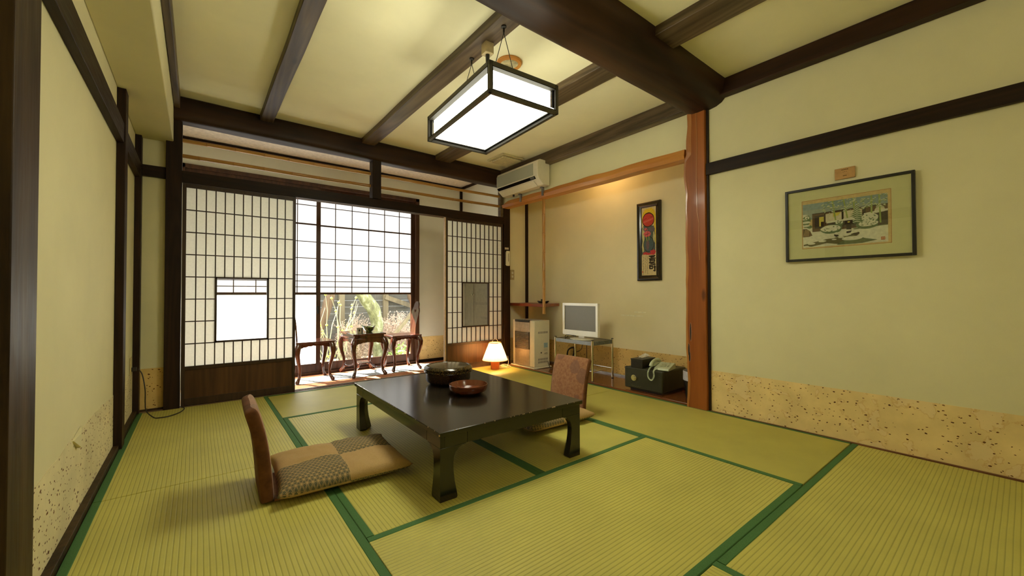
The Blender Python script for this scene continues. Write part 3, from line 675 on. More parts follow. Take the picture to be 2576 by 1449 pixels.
def cushmat():
    t = NT('patchwork_cloth'); co = t.co(); x, y, z = t.sep(co)
    a_ = .0235; h = a_ * math.sqrt(3) / 2
    k_ = 2 * math.pi / h
    fsum = None; line = None
    def fam(ang, sp, wid):
        p = t.m2('ADD', t.m2('MULTIPLY', x, math.cos(ang)), t.m2('MULTIPLY', y, math.sin(ang)))
        q = t.m2('ABSOLUTE', t.m2('SUBTRACT', t.m2('FRACT', t.m2('ADD', t.m2('DIVIDE', p, sp), .5)), .5))
        return t.m2('LESS_THAN', t.m2('MULTIPLY', q, sp), wid), p
    for ang in (R(90), R(30), R(150)):
        l, p = fam(ang, h, .0008); line = l if line is None else t.m2('MAXIMUM', line, l)
        cs_ = t.m2('COSINE', t.m2('MULTIPLY', p, k_)); fsum = cs_ if fsum is None else t.m2('ADD', fsum, cs_)
    med = None
    for ang in (0, R(60), R(120)):
        l, p = fam(ang, a_ / 2, .0007); med = l if med is None else t.m2('MAXIMUM', med, l)
    med = t.m2('MULTIPLY', med, t.m2('GREATER_THAN', fsum, -1.05)); line = t.m2('MAXIMUM', line, med)
    star = t.ramp(fsum, (.0, 0.), (.5, 0.), (1., 1.))
    hub = t.m2('GREATER_THAN', fsum, 2.35); line = t.m2('MAXIMUM', line, hub)
    weave = t.noise(co, 400, 2)
    tan = t.ramp(weave, (.3, (.37, .235, .095)), (.7, (.49, .33, .145)))
    grn = t.ramp(weave, (.3, (.085, .085, .050)), (.7, (.13, .125, .075)))
    pat = t.mix(line, grn, tan)
    # two plain and two patterned quarters
    quad = t.m2('GREATER_THAN', t.m2('MULTIPLY', x, y), 0)
    side = t.m2('LESS_THAN', z, .030)
    sel = t.m2('ABSOLUTE', t.m2('SUBTRACT', quad, side))
    t.base(t.mix(sel, tan, pat)) ; t.rough(.85, .15); t.bump(weave, .3, .0006); return t.m
M_cush = cushmat()
def cushion(loc, rz, hx, hy, label, seed, flip=1, H=.085):
    n = 48; vs, fs = [], []
    def pt(u, v, top):
        pin = 1 - .07 * (1 - abs(u) ** 2) * abs(v) ** 4 * 0
        sx = hx * u * (1 - .045 * (1 - u * u) ** 0 * (1 - abs(v) ** 3) * abs(u) ** 3 * 1.2); sy = hy * v * (1 - .045 * (1 - abs(u) ** 3) * abs(v) ** 3 * 1.2)
        e_ = (max(0, 1 - abs(u) ** 5) ** .42) * (max(0, 1 - abs(v) ** 5) ** .42)
        wr = .007 * noise.noise(Vector((u * 2.2 + seed, v * 2.2, 0))) + .004 * noise.noise(Vector((u * 7 + seed, v * 5, 1))) - .006 * math.exp(-(u / .05) ** 2) * e_ - .006 * math.exp(-(v / .05) ** 2) * e_
        mid = .030 + .010 * (abs(u) * abs(v)) ** 6
        z = mid + ((H - .03) * e_ + wr * e_ * 1.3 if top else -(.0285) * e_ - (mid - .030) * e_)
        return (sx, sy, max(.0015, z))
    g = MB()
    for top in (1, 0):
        g.add([pt(-1 + 2 * i / n, -1 + 2 * j / n, top) for i in range(n + 1) for j in range(n + 1)],
              [(i*(n+1)+j, (i+1)*(n+1)+j, (i+1)*(n+1)+j+1, i*(n+1)+j+1) for i in range(n) for j in range(n)])
    o = g.build('floor_cushion', M_cush, loc=loc, rz=rz, smooth=80)
    me = o.data; bm = bmesh.new(); bm.from_mesh(me); bmesh.ops.remove_doubles(bm, verts=bm.verts, dist=.0004); bmesh.ops.recalc_face_normals(bm, faces=bm.faces); bm.to_mesh(me); bm.free()
    me.polygons.foreach_set('use_smooth', [True] * len(me.polygons))
    return tag(o, label, 'cushion')
cushion((.605, 2.275, .017), R(-3), .310, .272, 'patchwork floor cushion of plain tan and star-patterned green on the left legless chair', 1)
cushion((2.035, 2.235, .017), R(178), .305, .255, 'patchwork floor cushion half under the table on the far legless chair', 5)

# ------------------------------------------------------------------ desk lamp by the right door
dl = thing('table_lamp', (2.965, 4.135, 0), 'small lit lamp with pleated shade standing on the mat by the right shoji door', 'lamp')
MB().lathe([(.052, 0), (.055, .004), (.055, .13), (.05, .134)], n=40).build('base', plain('lamp_base_red', (.42, .10, .03), .3), dl)
def shade():
    n = 120; rs = []
    for k in range(9):
        s_ = k / 8; r0 = .158 + (.074 - .158) * s_; z = .118 + .215 * s_
        rs.append([((r0 + (.0018 if j % 2 else -.0018)) * math.cos(2*math.pi*j/n), (r0 + (.0018 if j % 2 else -.0018)) * math.sin(2*math.pi*j/n), z) for j in range(n)])
    return MB().rings(rs, cap=False)
so = shade().build('lamp_shade', M_shade, dl, smooth=0)
MB().lathe([(.157, .112), (.160, .112), (.1605, .119), (.157, .119), (.157, .112)], n=60, cap=False).build('lower_rim', plain('rim_gold', (.50, .26, .08), .5), so)
MB().lathe([(.073, .330), (.077, .330), (.077, .337), (.073, .337), (.073, .330)], n=48, cap=False).build('upper_rim', plain('rim_gold', (.50, .26, .08), .5), so)
MB().tube([(.045 * math.cos(a_) , 0, .335 + .045 * math.sin(a_)) for a_ in [math.pi * k / 14 for k in range(15)]], .002, 6).build('handle', M_chrome, dl)
MB().lathe([(.012, .134), (.012, .18), (.028, .21), (.03, .235), (.018, .262), (.004, .268)], n=20).build('bulb', emit('bulb_glow', (1, .56, .22), 240), dl)
cd = [(3.025, 4.13, .006), (3.10, 4.10, .006), (3.16, 4.16, .01), (3.12, 4.22, .02), (3.06, 4.17, .015), (3.10, 4.08, .01), (3.19, 4.10, .012), (3.17, 4.20, .03), (3.10, 4.20, .02), (3.13, 4.12, .012), (3.22, 4.19, .05), (3.27, 4.27, .12)]
def smooth_pts(p, n=8):
    p = [Vector(q) for q in p]; out = []
    for i in range(len(p) - 1):
        a, b, c, d = p[max(i-1, 0)], p[i], p[i+1], p[min(i+2, len(p)-1)]
        for k in range(n):
            t = k / n; out.append(.5 * ((2*b) + (-a+c)*t + (2*a-5*b+4*c-d)*t*t + (-a+3*b-3*c+d)*t**3))
    return out + [p[-1]]
tag(MB().tube(smooth_pts(cd), .0035, 6).build('lamp_cord', M_white), 'coiled white cord lying beside the small lamp', 'cord')

# ------------------------------------------------------------------ fan heater
ht = thing('fan_heater', (3.285, 3.975, .012), 'cream fan heater standing on the alcove floor by the far post', 'heater')
d_, w2, hh = .27, .215, .60
B(.012, -w2, .02, d_, w2, hh).build('body', M_white, ht, bevel=.008)
B(-.012, -w2 - .02, 0, d_ + .02, w2 + .02, .02).build('base_plate', M_white, ht, bevel=.008)
def curved(y0, y1, z0, z1, bulge, x=.012, n=12):
    m = MB(); rs = []
    for i in range(n + 1):
        yy = y0 + (y1 - y0) * i / n; q = (2 * i / n - 1); xx = x - bulge * (1 - q * q) - .004
        rs.append([(xx, yy, z0), (xx, yy, z1), (x + .01, yy, z1), (x + .01, yy, z0)])
    return m.rings(rs)
M_hm = plain('heater_bronze', (.36, .30, .22), .35, .5, .3)
curved(-.125, .165, .026, .235, .018).build('tank_door', M_hm, ht)
curved(-.125, .165, .455, .575, .018).build('front_panel', plain('heater_silver', (.42, .37, .29), .35, .5, .3), ht)
B(.006, -.125, .235, .012, .165, .455).build('grille_back', M_gap, ht)
lv = MB()
for k in range(13): lv.rings([[(.010 - .018 * (1 - q * q) - .002, y_, .242 + k * .0168), (.010 - .018 * (1 - q * q) - .002, y_, .2475 + k * .0168), (.008, y_, .252 + k * .0168), (.008, y_, .246 + k * .0168)] for q, y_ in [(2 * i / 10 - 1, -.125 + .29 * i / 10) for i in range(11)]])
lv.build('louvres', M_hm, ht)
cp = curved(-.128, .168, .575, .602, .022); cp.box(.0, -.12, .5995, .06, .16, .603); cp.build('control_panel', M_black, ht)
for yy in (.12, .10, .08, .05, .0, -.05, -.08): B(.012, yy, .603, .022, yy - .012, .6045).build('button', M_white, ht)
for z0, n_ in ((.435, 9), (.10, 9), (.065, 8)):
    vn = MB()
    for k in range(n_): vn.box(.075 + k * .019, -w2 - .0006, z0, .082 + k * .019, -w2 + .001, z0 + .026)
    vn.build('side_vent', M_black, ht)
B(.17, -w2 - .0006, .255, .235, -w2 + .001, .315).build('sticker', plain('blue_sticker', (.30, .42, .46), .5, var=.3, sc=160), ht)
B(.17, -w2 - .0006, .21, .235, -w2 + .001, .25).build('sticker', plain('cream_sticker', (.62, .58, .42), .5, var=.1, sc=200), ht)
MB().tube([(.125, -w2 - .0008, .195), (.125, -w2 + .001, .195)], .010, 14).build('vent_hole', M_black, ht)
def text(s_, size, mat, parent, loc, rot, name='lettering', ext=.0004, al='CENTER'):
    cu = bpy.data.curves.new(name, 'FONT'); cu.body = s_; cu.size = size; cu.extrude = ext; cu.align_x = al
    to = bpy.data.objects.new('tmp', cu); C.objects.link(to); dg = bpy.context.evaluated_depsgraph_get()
    me = bpy.data.meshes.new_from_object(to.evaluated_get(dg)); bpy.data.objects.remove(to)
    me.materials.clear(); me.materials.append(mat); o = bpy.data.objects.new(name, me); C.objects.link(o); o.parent = parent; o.location = loc; o.rotation_euler = rot
    return o
text('ABS', .036, plain('print_grey', (.12, .10, .06), .6), ht, (.205, -w2 - .0008, .170), (R(90), 0, 0))
cdo = (MB().tube(smooth_pts([(3.50, 3.74, .10), (3.48, 3.68, .03), (3.44, 3.62, .02), (3.48, 3.55, .025), (3.58, 3.6, .03), (3.70, 3.62, .06)]), .004, 6).build('power_cord', M_cable)); cdo.parent = ht; cdo.location = (-3.285, -3.975, -.012)
tag(MB().tube(smooth_pts([(3.77, 3.60, .15), (3.72, 3.56, .06), (3.70, 3.48, .20), (3.74, 3.52, .27), (3.72, 3.60, .22), (3.70, 3.58, .05), (3.72, 3.50, .025)]), .010, 8).build('black_hose', M_cable), 'thick black looped cable between heater and television stand', 'cord')

# ------------------------------------------------------------------ television and stand
ts = thing('television_stand', (3.30, 2.835, .012), 'chrome and black glass stand under the small television', 'stand')
W_, D_, Hs = .555, .335, .435
for x_, y_ in ((0, 0), (0, W_), (D_, 0), (D_, W_)):
    l = MB().lathe([(.0125, .006), (.0125, Hs), (.010, Hs + .002)], (x_, y_, 0), 16).build('leg', M_chrome, ts)
    MB().lathe([(.0135, 0), (.0135, .008)], (x_, y_, 0), 14).build('foot_cap', M_black, l)
    MB().lathe([(.0135, Hs), (.0135, Hs + .006), (.006, Hs + .008)], (x_, y_, 0), 14).build('top_cap', M_black, l)
M_sf = plain('steel_rail', (.16, .17, .15), .25, .5, .7)
B(-.006, .012, Hs - .052, .006, W_ - .012, Hs - .012).box(D_ - .006, .012, Hs - .052, D_ + .006, W_ - .012, Hs - .012).box(.012, -.006, Hs - .052, D_ - .012, .006, Hs - .012).box(.012, W_ - .006, Hs - .052, D_ - .012, W_ + .006, Hs - .012).build('top_frame', M_sf, ts)
B(.008, .008, Hs - .022, D_ - .008, W_ - .008, Hs - .014).build('top_panel', M_blk, ts)
rk = MB()
for a0, b0 in (((0, .01, .11), (0, W_ - .01, .11)), ((D_, .01, .11), (D_, W_ - .01, .11)), ((.01, 0, .11), (D_ - .01, 0, .11)), ((.01, W_, .11), (D_ - .01, W_, .11))): rk.tube([a0, b0], .005, 8)
for k in range(1, 14): rk.tube([(0, W_ * k / 14, .108), (D_, W_ * k / 14, .108)], .002, 6)
rk.build('wire_rack', M_chrome, ts)
ZT = .012 + Hs - .014
tv = thing('television', (3.44, 3.10, ZT), 'small white flat television with a grey blank screen on the chrome stand', 'television')
M_tv = plain('tv_cream', (.78, .74, .60), .15, .6, var=.02)
z0, z1, hw = .042, .408, .262
f = B(-.05, -hw, z0 + .0, -.012, hw, z0 + .058).box(-.05, -hw, z1 - .030, -.012, hw, z1).box(-.05, -hw, z0 + .058, -.012, -hw + .028, z1 - .030).box(-.05, hw - .028, z0 + .058, -.012, hw, z1 - .030)
f.build('bezel', M_tv, tv)
B(-.040, -hw + .026, z0 + .056, -.034, hw - .026, z1 - .028).build('screen', plain('screen_grey', (.150, .142, .098), .32, .5, var=.02), tv)
MB().rings([[(-.012, -hw * k, z0 + .01), (-.012, hw * k, z0 + .01), (-.012, hw * k, z1 - .004), (-.012, -hw * k, z1 - .004)] if i == 0 else [(.03, -hw * .8, z0 + .05), (.03, hw * .8, z0 + .05), (.03, hw * .8, z1 - .05), (.03, -hw * .8, z1 - .05)] for i, k in enumerate((.985, .8))]).build('rear_housing', M_tv, tv, bevel=.004)
B(-.018, -.045, .012, .012, .045, .075).build('neck', M_tv, tv, bevel=.004)
MB().rings([[(.11 * k * math.cos(a_) - .01, .155 * k * math.sin(a_), zz) for a_ in [2*math.pi*j/40 for j in range(40)]] for k, zz in ((.98, 0), (1, .004), (.97, .010), (.6, .014), (.2, .016))]).build('foot', M_tv, tv)
tag(MB().tube(smooth_pts([(3.43, 3.20, ZT + .03), (3.42, 3.27, ZT + .035), (3.40, 3.32, ZT + .03), (3.42, 3.35, ZT + .006), (3.48, 3.36, ZT + .012)]), .004, 6).build('television_cable', M_cable), 'short black cable on the stand behind the television foot', 'cord')
tag(MB().tube(smooth_pts([(3.655, 3.25, .40), (3.66, 3.30, .33), (3.68, 3.34, .27), (3.66, 3.45, .20), (3.68, 3.48, .10), (3.70, 3.4, .02)]), .004, 6).build('power_cable', M_cable), 'bent black cable dropping behind the television stand', 'cord')
tag(MB().tube(smooth_pts([(3.655, 3.23, .40), (3.67, 3.24, .30), (3.68, 3.25, .17), (3.7, 3.28, .02)]), .004, 6).build('power_cable', M_cable), 'straighter black cable dropping behind the television stand', 'cord')

# ------------------------------------------------------------------ safe, tissue box, telephone
M_safe = plain('dark_olive_enamel', (.030, .029, .012), .45, .4, var=.1)
sf = thing('safe', (3.325, 2.24, .012), 'black-green box safe with round dial on the alcove floor', 'safe')
B(.02, -.20, .022, .425, .205, .222).build('body', M_safe, sf, bevel=.018, seg=4)
B(.0, -.203, .020, .035, .208, .224).build('door', M_safe, sf, bevel=.012, seg=3)
B(.05, -.17, 0, .40, .175, .022).build('plinth', M_black, sf)
kb = MB().tube([(.0, .095, .125), (-.012, .095, .125)], .029, 24).tube([(-.010, .095, .125), (-.022, .095, .125)], .020, 20); kb.build('dial', M_chrome, sf)
kb = MB()
for k in range(16):
    a_ = -2.6 + k * .13; kb.box(-.0008, .095 - .032 * math.cos(a_), .125 + .032 * math.sin(a_), .001, .097 - .032 * math.cos(a_), .127 + .032 * math.sin(a_))
for k in range(22):
    y_ = .13 - k * .005; kb.box(-.0008, y_, .043 + .004 * math.sin(k * 1.3) + .00005 * (k - 11) ** 2, .001, y_ - .003, .0445 + .004 * math.sin(k * 1.3) + .00005 * (k - 11) ** 2)
kb.build('dial_marks', plain('faded_gold', (.20, .18, .06), .5), sf)
tx = thing('tissue_box', (3.44, 2.315, .2345), 'black tissue box with a tissue pulled out, on top of the safe', 'box', R(3))
B(-.115, -.062, 0, .115, .062, .074).build('body', M_blkm, tx, bevel=.002)
B(-.118, -.065, .074, .118, .065, .084).build('lid', M_blkm, tx, bevel=.002)
n = 14; vs = []
for i in range(n + 1):
    for j in range(n + 1):
        u, v = -1 + 2*i/n, -1 + 2*j/n
        vs.append((u * .055 + .012 * noise.noise(Vector((u * 2, v * 2, 4))), v * .03 * (1 + .5 * u) + .012 * noise.noise(Vector((u * 3, v * 3, 9))), .084 + .046 * (1 - .5 * v * v) * (.55 + .45 * u * .6) + .010 * noise.noise(Vector((u * 3.2, v * 3.2, 1)))))
MB().add(vs, [(i*(n+1)+j, (i+1)*(n+1)+j, (i+1)*(n+1)+j+1, i*(n+1)+j+1) for i in range(n) for j in range(n)]).build('tissue', paper('tissue_paper', (.86, .80, .64), .3), tx, smooth=60)
ph = thing('telephone', (3.46, 2.115, .2345), 'pale green telephone with its handset on the cradle, on the safe', 'telephone', R(12))
M_ph = plain('phone_green', (.50, .56, .37), .3, .5, var=.02)
MB().prism([(-.10, .006), (-.095, .0), (.105, .0), (.11, .012), (.10, .050), (.085, .054), (-.09, .022)], 'y', -.085, .05).build('body', M_ph, ph, bevel=.005)
for i in range(4):
    for j in range(3): B(-.055 + i * .026, -.06 + j * .026, .030 + .0085 * i, -.042 + i * .026, -.044 + j * .026, .036 + .0085 * i).build('key', plain('phone_key', (.62, .62, .42), .4), ph)
hp = [(-.108, .072, .034), (-.102, .072, .050), (-.075, .072, .066), (-.02, .072, .078), (.03, .072, .080), (.08, .072, .072), (.104, .072, .058), (.108, .072, .044)]
MB().tube(smooth_pts(hp, 5), [.023 - .008 * math.sin(math.pi * k / 35) for k in range(36)], 12, flat=.8).build('handset', M_ph, ph, smooth=70)
B(-.07, .055, .03, .08, .10, .055).build('cradle', M_ph, ph, bevel=.006)
cu = smooth_pts([(-.095, .07, .03), (-.13, .075, .02), (-.150, .085, -.02), (-.155, .078, -.065), (-.157, .050, -.085), (-.152, .030, -.05), (-.145, .035, -.005), (-.12, .03, .012), (-.095, .02, .014)], 26)
hel = [Vector(p) + Vector((.004 * math.cos(k * 1.1), .005 * math.sin(k * 1.1), .003 * math.sin(k * 1.1 + 1))) for k, p in enumerate(cu)]
MB().tube(hel, .0032, 6).build('coiled_cord', M_ph, ph)
wb_ = thing('waste_bin', (3.47, 1.806, .012), 'dark waste bin with a pale plastic liner, half hidden by the cedar pillar', 'bin')
MB().lathe([(.08, 0), (.10, .235), (.097, .235)], n=28).build('bin', M_blkm, wb_)
rs = [[((.102 + .006 * noise.noise(Vector((k, z * 30, 2)))) * math.cos(2*math.pi*k/28), (.102 + .006 * noise.noise(Vector((k, z * 30, 2)))) * math.sin(2*math.pi*k/28), z) for k in range(28)] for z in (.17, .20, .24, .252)]
MB().rings(rs, cap=False).build('liner', plain('liner_lilac', (.55, .52, .55), .4), wb_)

# ------------------------------------------------------------------ corner shelf and dish
tag(MB().prism([(3.47, YA-.001), (3.318, 3.60), (3.799, 3.83), (3.799, YA-.001)], 'z', .785, .822).build('corner_shelf', wood('shelf_wood', (.36, .085, .025), (.20, .04, .014), 'y', 8, .3), bevel=.002), 'red-brown corner shelf in the alcove above the heater', 'shelf')
ds = thing('dish', (3.60, 3.93, .822), 'black boat-shaped dish on the corner shelf behind the bamboo pole', 'dish')
MB().rings([[(.055 * k * math.cos(a_), .10 * k * math.sin(a_), zz + (.012 * abs(math.sin(a_)) ** 3 if i in (2, 3) else 0)) for a_ in [2*math.pi*j/32 for j in range(32)]] for i, (k, zz) in enumerate(((.6, 0), (.75, .004), (1., .022), (.95, .022), (.6, .010)))]).build('bowl', M_blkm, ds)
MB().tube([(0, .02, .008), (0, .02, .055)], .017, 14).build('holder', M_blkm, ds)
# spot lamp hidden behind lintel
sl = thing('alcove_light', (3.50, 2.95, 2.42), 'warm downlight hidden behind the cedar lintel', 'lamp')
MB().lathe([(.04, 0), (.04, -.03), (.03, -.03)], n=20).build('socket', M_white, sl)
MB().lathe([(.012, -.03), (.026, -.06), (.03, -.08), (.02, -.105), (.004, -.11)], n=20).build('bulb', emit('alcove_bulb', (1, .64, .30), 58), sl)


# ------------------------------------------------------------------ air conditioner
ac = thing('air_conditioner', (XR, 3.447, 2.225), 'cream wall air conditioner above the far end of the lintel', 'air conditioner')
Wc = .80; pr = [(0, .0), (-.10, .0), (-.165, .055), (-.192, .085), (-.196, .15), (-.196, .24), (-.18, .275), (-.15, .288), (0, .288)]
MB().prism(pr, 'y', 0, Wc).build('casing', M_white, ac, bevel=.006)
def meshgrey():
    t = NT('intake_mesh'); co = t.co(); x, y, z = t.sep(co)
    a_ = t.m2('SINE', t.m2('MULTIPLY', y, 900)); b2 = t.m2('SINE', t.m2('MULTIPLY', z, 900))
    f = t.m2('MULTIPLY', t.m2('ADD', a_, 1), t.m2('ADD', b2, 1)); t.base(t.ramp(t.m2('DIVIDE', f, 4), (.2, (.33, .33, .24)), (.8, (.50, .49, .35)))); t.rough(.5); return t.m
B(-.199, .075, .105, -.194, Wc - .012, .245).build('intake_grille', meshgrey(), ac, bevel=.002)
MB().prism([(-.196, .092), (-.199, .083), (-.178, .060), (-.174, .066)], 'y', .05, Wc - .02).build('outlet_slot', M_gap, ac)
MB().prism([(-.1985, .088), (-.1995, .081), (-.185, .066), (-.183, .070)], 'y', .06, .13).build('display', plain('display_grey', (.10, .10, .08), .3), ac)
MB().prism([(-.167, .0535), (-.108, .001), (-.104, -.003), (-.170, .050)], 'y', .10, Wc - .02).build('vane', M_white, ac)
for yy in (.085, .50): B(-.030, yy, -.10, -.012, yy + .03, .004).box(-.055, yy, -.012, -.012, yy + .03, .002).build('bracket', M_grey, ac)
MB().lathe([(.012, 0), (.014, -.02), (.006, -.028)], (-.07, .60, 0), 12).build('drain_plug', M_black, ac)

# ------------------------------------------------------------------ handset, switches, outlet
rc = thing('remote_control', (3.338, 4.369, 1.33), 'white remote control hung on the dark post right of the shoji door', 'remote control')
B(-.030, -.030, 0, .030, -.010, .205).build('body', M_white, rc, bevel=.010, seg=3)
B(-.006, -.0315, .06, .006, -.030, .17).build('display_strip', M_hm, rc)
B(-.026, -.011, .01, .026, 0, .19).build('holder', M_white, rc)
tag(B(3.300, 4.367, 1.555, 3.364, 4.370, 1.582).build('label_strip', plain('label_white', (.62, .52, .36), .6)), 'tiny pale label above the remote control', 'label')
sw = thing('wall_switch', (3.525, YA, 1.15), 'beige double wall switch on the far alcove wall', 'switch')
B(-.035, -.010, 0, .035, 0, .14).build('plate', plain('switch_plate', (.46, .34, .16), .5), sw, bevel=.002)
B(-.015, -.014, .080, .015, -.010, .112).build('rocker', M_white, sw); B(-.015, -.014, .028, .015, -.010, .060).build('rocker', M_white, sw)
ol = thing('wall_outlet', (XL + .042, 4.20, .34), 'cream power outlet near the left corner with a dark plug', 'outlet')
B(-.04, -.035, .0, -.034, .035, .13).build('plate', plain('outlet_cream', (.60, .48, .22), .5), ol, bevel=.002)
B(-.034, .0, .02, -.004, .03, .05).build('plug', M_cable, ol, bevel=.003)
cdo = (MB().tube(smooth_pts([(XL + .045, 4.215, .375), (XL + .07, 4.20, .33), (XL + .09, 4.16, .22), (XL + .09, 4.18, .12), (-.30, 4.18, .05), (-.255, 4.13, .006), (-.22, 4.09, .006), (-.16, 4.10, .006), (-.10, 4.18, .006), (-.075, 4.30, .006), (-.104, 4.36, .012)]), .004, 6).build('power_cord', M_cable)); cdo.parent = ol; cdo.location = -ol.location
tag(MB().tube([(-.1035, 4.378, .004), (-.1035, 4.378, 1.89)], .0018, 6).build('bright_gap_line', M_white), 'thin pale line for the bright gap between the black post and the left shoji door', 'cord')  # pale rod standing in for light through the gap beside the door
ol = thing('wall_outlet', (3.44, YA, .24), 'small outlet behind the heater on the far alcove wall', 'outlet')
B(-.03, -.008, 0, .03, 0, .10).build('plate', MC['outlet_cream'], ol); B(-.012, -.03, .05, .012, -.008, .08).build('plug', M_white, ol)
tag(MB().tube(smooth_pts([(3.44, 4.47, .30), (3.445, 4.46, .20), (3.43, 4.44, .10), (3.40, 4.40, .03)]), .005, 6).build('heater_cable', M_cable), 'dark cable hanging from the outlet behind the heater', 'cord')
for k, (y0_, z_) in enumerate(((2.72, .705), (2.66, .735))):
    pass
scr = MB(); random.seed(3)
for (ya, yb, z_) in ((2.55, 2.84, .705), (2.52, 2.66, .745)):
    pts = []
    for i in range(20): pts.append((ya + (yb - ya) * i / 19, z_ + .006 * random.random()))
    for i in range(19, -1, -1): pts.append((ya + (yb - ya) * i / 19, z_ - .004 - .006 * random.random()))
    scr.prism(pts, 'x', XA - .0012, XA - .0002)
struct('trim_17', scr, plain('bare_plaster', (.86, .80, .58), .9, .1), 'scuffed bare plaster marks on the alcove wall beside the television', 'mark')

# ------------------------------------------------------------------ framed print on the right wall
def art(parent, name, x, layers, step=-.00025, th=.0003):
    """flat printed shapes, polygons given as (y, z); each colour its own slot of one mesh"""
    m = MB(); mats = []; names = {}
    for i, (col, polys) in enumerate(layers):
        if col not in names:
            names[col] = len(mats); mats.append(plain('ink_%d' % (len(MC)), col, .7, .2, var=.10, sc=60))
        m.mat(names[col])
        for w_, p in enumerate(polys):
            xx = x + step * (i + 1 + .8 * w_ / len(polys))
            m.add([(xx, a, b) for a, b in p], [tuple(range(len(p)))])
    me = m.mesh(name, mats, 0); o = bpy.data.objects.new(name, me); C.objects.link(o); o.parent = parent
    return o
def blob(cy, cz, ry, rz, seed=0, n=18, wob=.15, a0=0, a1=2*math.pi):
    return [(cy + ry * math.cos(a) * (1 + wob * noise.noise(Vector((math.cos(a) * 1.5 + seed, math.sin(a) * 1.5, seed)))), cz + rz * math.sin(a) * (1 + wob * noise.noise(Vector((math.cos(a) * 1.5 + seed, math.sin(a) * 1.5, seed + 5))))) for a in [a0 + (a1 - a0) * k / n for k in range(n)]]
def rect(a, b, c, d): return [(a, c), (b, c), (b, d), (a, d)]
pf = thing('framed_print', (XR - .022, 1.030, 1.163), 'large black-framed snow garden print on the right wall', 'picture')
# local: y runs 0 (left in view) to -.65 (right); use s = -y for drawing
Wp, Hp, fw = .648, .492, .016
fr = MB()
for q in ((0, 0, -fw, Hp), (-Wp + fw, 0, -Wp, Hp)): fr.box(-.008, q[0], q[1], .020, q[2], q[3])
fr.box(-.008, -fw, 0, .020, -Wp + fw, fw).box(-.008, -fw, Hp - fw, .020, -Wp + fw, Hp)
fr.build('frame', M_blkm, pf, bevel=.002)
B(.004, -fw, fw, .008, -Wp + fw, Hp - fw).build('mount', plain('mount_board', (.60, .56, .27), .8, .2, var=.02), pf)
a0, b0, c0, d0 = -.095, -.545, .082, .408     # print area y from -.095 to -.545, z .082 to .408
CL = [.012, .965, .03, .925]
def cl(u, v): return (u, v) if CL is None or (u in (0, 1, .006, .994)) else (min(CL[1], max(CL[0], u)), min(CL[3], max(CL[2], v)))
def Q(u, v):
    u, v = cl(u, v)
    return (a0 + (b0 - a0) * u, c0 + (d0 - c0) * v)
def QP(pts): return [Q(u, v) for u, v in pts]
def QB(u, v, ru, rv, s=0, wob=.15, n=18): return [Q(p, q) for p, q in blob(u, v, ru, rv, s, n, wob)]
L = []
snow, sky, tan_, brn, dkb, grn, lg, yel, crm = (.66, .62, .42), (.24, .30, .26), (.60, .42, .17), (.13, .075, .03), (.05, .032, .018), (.15, .19, .08), (.30, .36, .09), (.62, .50, .08), (.62, .53, .32)
L.append(((.40, .17, .05), [QP([(0, 0), (1, 0), (1, 1), (0, 1)])]))
L.append((tan_, [QP([(.006, .008), (.994, .008), (.994, .992), (.006, .992)])]))
L.append((sky, [QP([(.012, .60), (.965, .60), (.965, .925), (.012, .925)])]))
L.append(((.30, .33, .25), [QP([(.012, .62), (.012, .80), (.60, .80), (.965, .74), (.965, .66), (.5, .70)])]))
L.append((snow, [QP([(.012, .03), (.965, .03), (.965, .42), (.012, .42)])]))
L.append((brn, [QP([(.13, .34), (.13, .70), (.965, .72), (.965, .34)])]))
L.append((dkb, [QP([(.13, .70), (.13, .715), (.965, .735), (.965, .715)]), QP([(.16, .40), (.16, .66), (.27, .66), (.27, .40)])]))
L.append((crm, [QP([(.29, .50), (.29, .675), (.48, .685), (.48, .52)]), QP([(.50, .53), (.50, .69), (.70, .69), (.70, .55)]), QB(.885, .62, .055, .075, 2, .02)]))
L.append((yel, [QP([(.215, .44), (.215, .63), (.235, .63), (.235, .44)]), QP([(.38, .60), (.38, .68), (.47, .68), (.44, .62)]), QP([(.235, .53), (.235, .63), (.27, .63), (.27, .53)])]))
L.append((dkb, [QP([(.478, .5), (.478, .70), (.50, .70), (.50, .5)]), QP([(.28, .46), (.28, .69), (.292, .69), (.292, .46)]), QP([(.71, .56), (.71, .70), (.74, .70), (.74, .56)]), QP([(.883, .55), (.883, .695), (.887, .695), (.887, .55)])]))
L.append(((.10, .08, .045), [QP([(.32, .40), (.32, .49), (.52, .51), (.965, .60), (.965, .36), (.5, .38)])]))
L.append((snow, [QP([(.30, .485), (.32, .52), (.52, .535), (.52, .505)]), QP([(.72, .57), (.72, .60), (.965, .64), (.965, .60)])]))
bam, leaf = [], []
for u0, u1, lean in ((.405, .37, .10), (.55, .50, .42), (.62, .61, .60), (.80, .80, .44), (.89, .88, .34)):
    bam.append(QP([(u0 - .008, lean + .05), (u1 - .008, .925), (u1 + .010, .925), (u0 + .010, lean + .05)]))
bam[0] = QP([(.400, .53), (.365, .925), (.382, .925), (.418, .53)])
L.append((lg, bam))
random.seed(12); sn = []
for _ in range(150):
    u, v = random.uniform(.26, .96), random.uniform(.68, .91); a = random.uniform(-.5, .1); l_ = random.uniform(.018, .045)
    du, dv = math.cos(a) * l_ * random.choice((-1, 1)), math.sin(a) * l_ * 1.4
    leaf.append(QP([(u, v), (u + du * .5, v + dv * .5 + .010), (u + du, v + dv), (u + du * .5, v + dv * .5 - .006)]))
    sn.append(QP([(u, v + .008), (u + du * .5, v + dv * .5 + .019), (u + du, v + dv + .007), (u + du * .5, v + dv * .5 + .006)]))
L.append(((.22, .27, .07), leaf)); L.append((snow, sn[:110]))
pine, ps = [], []
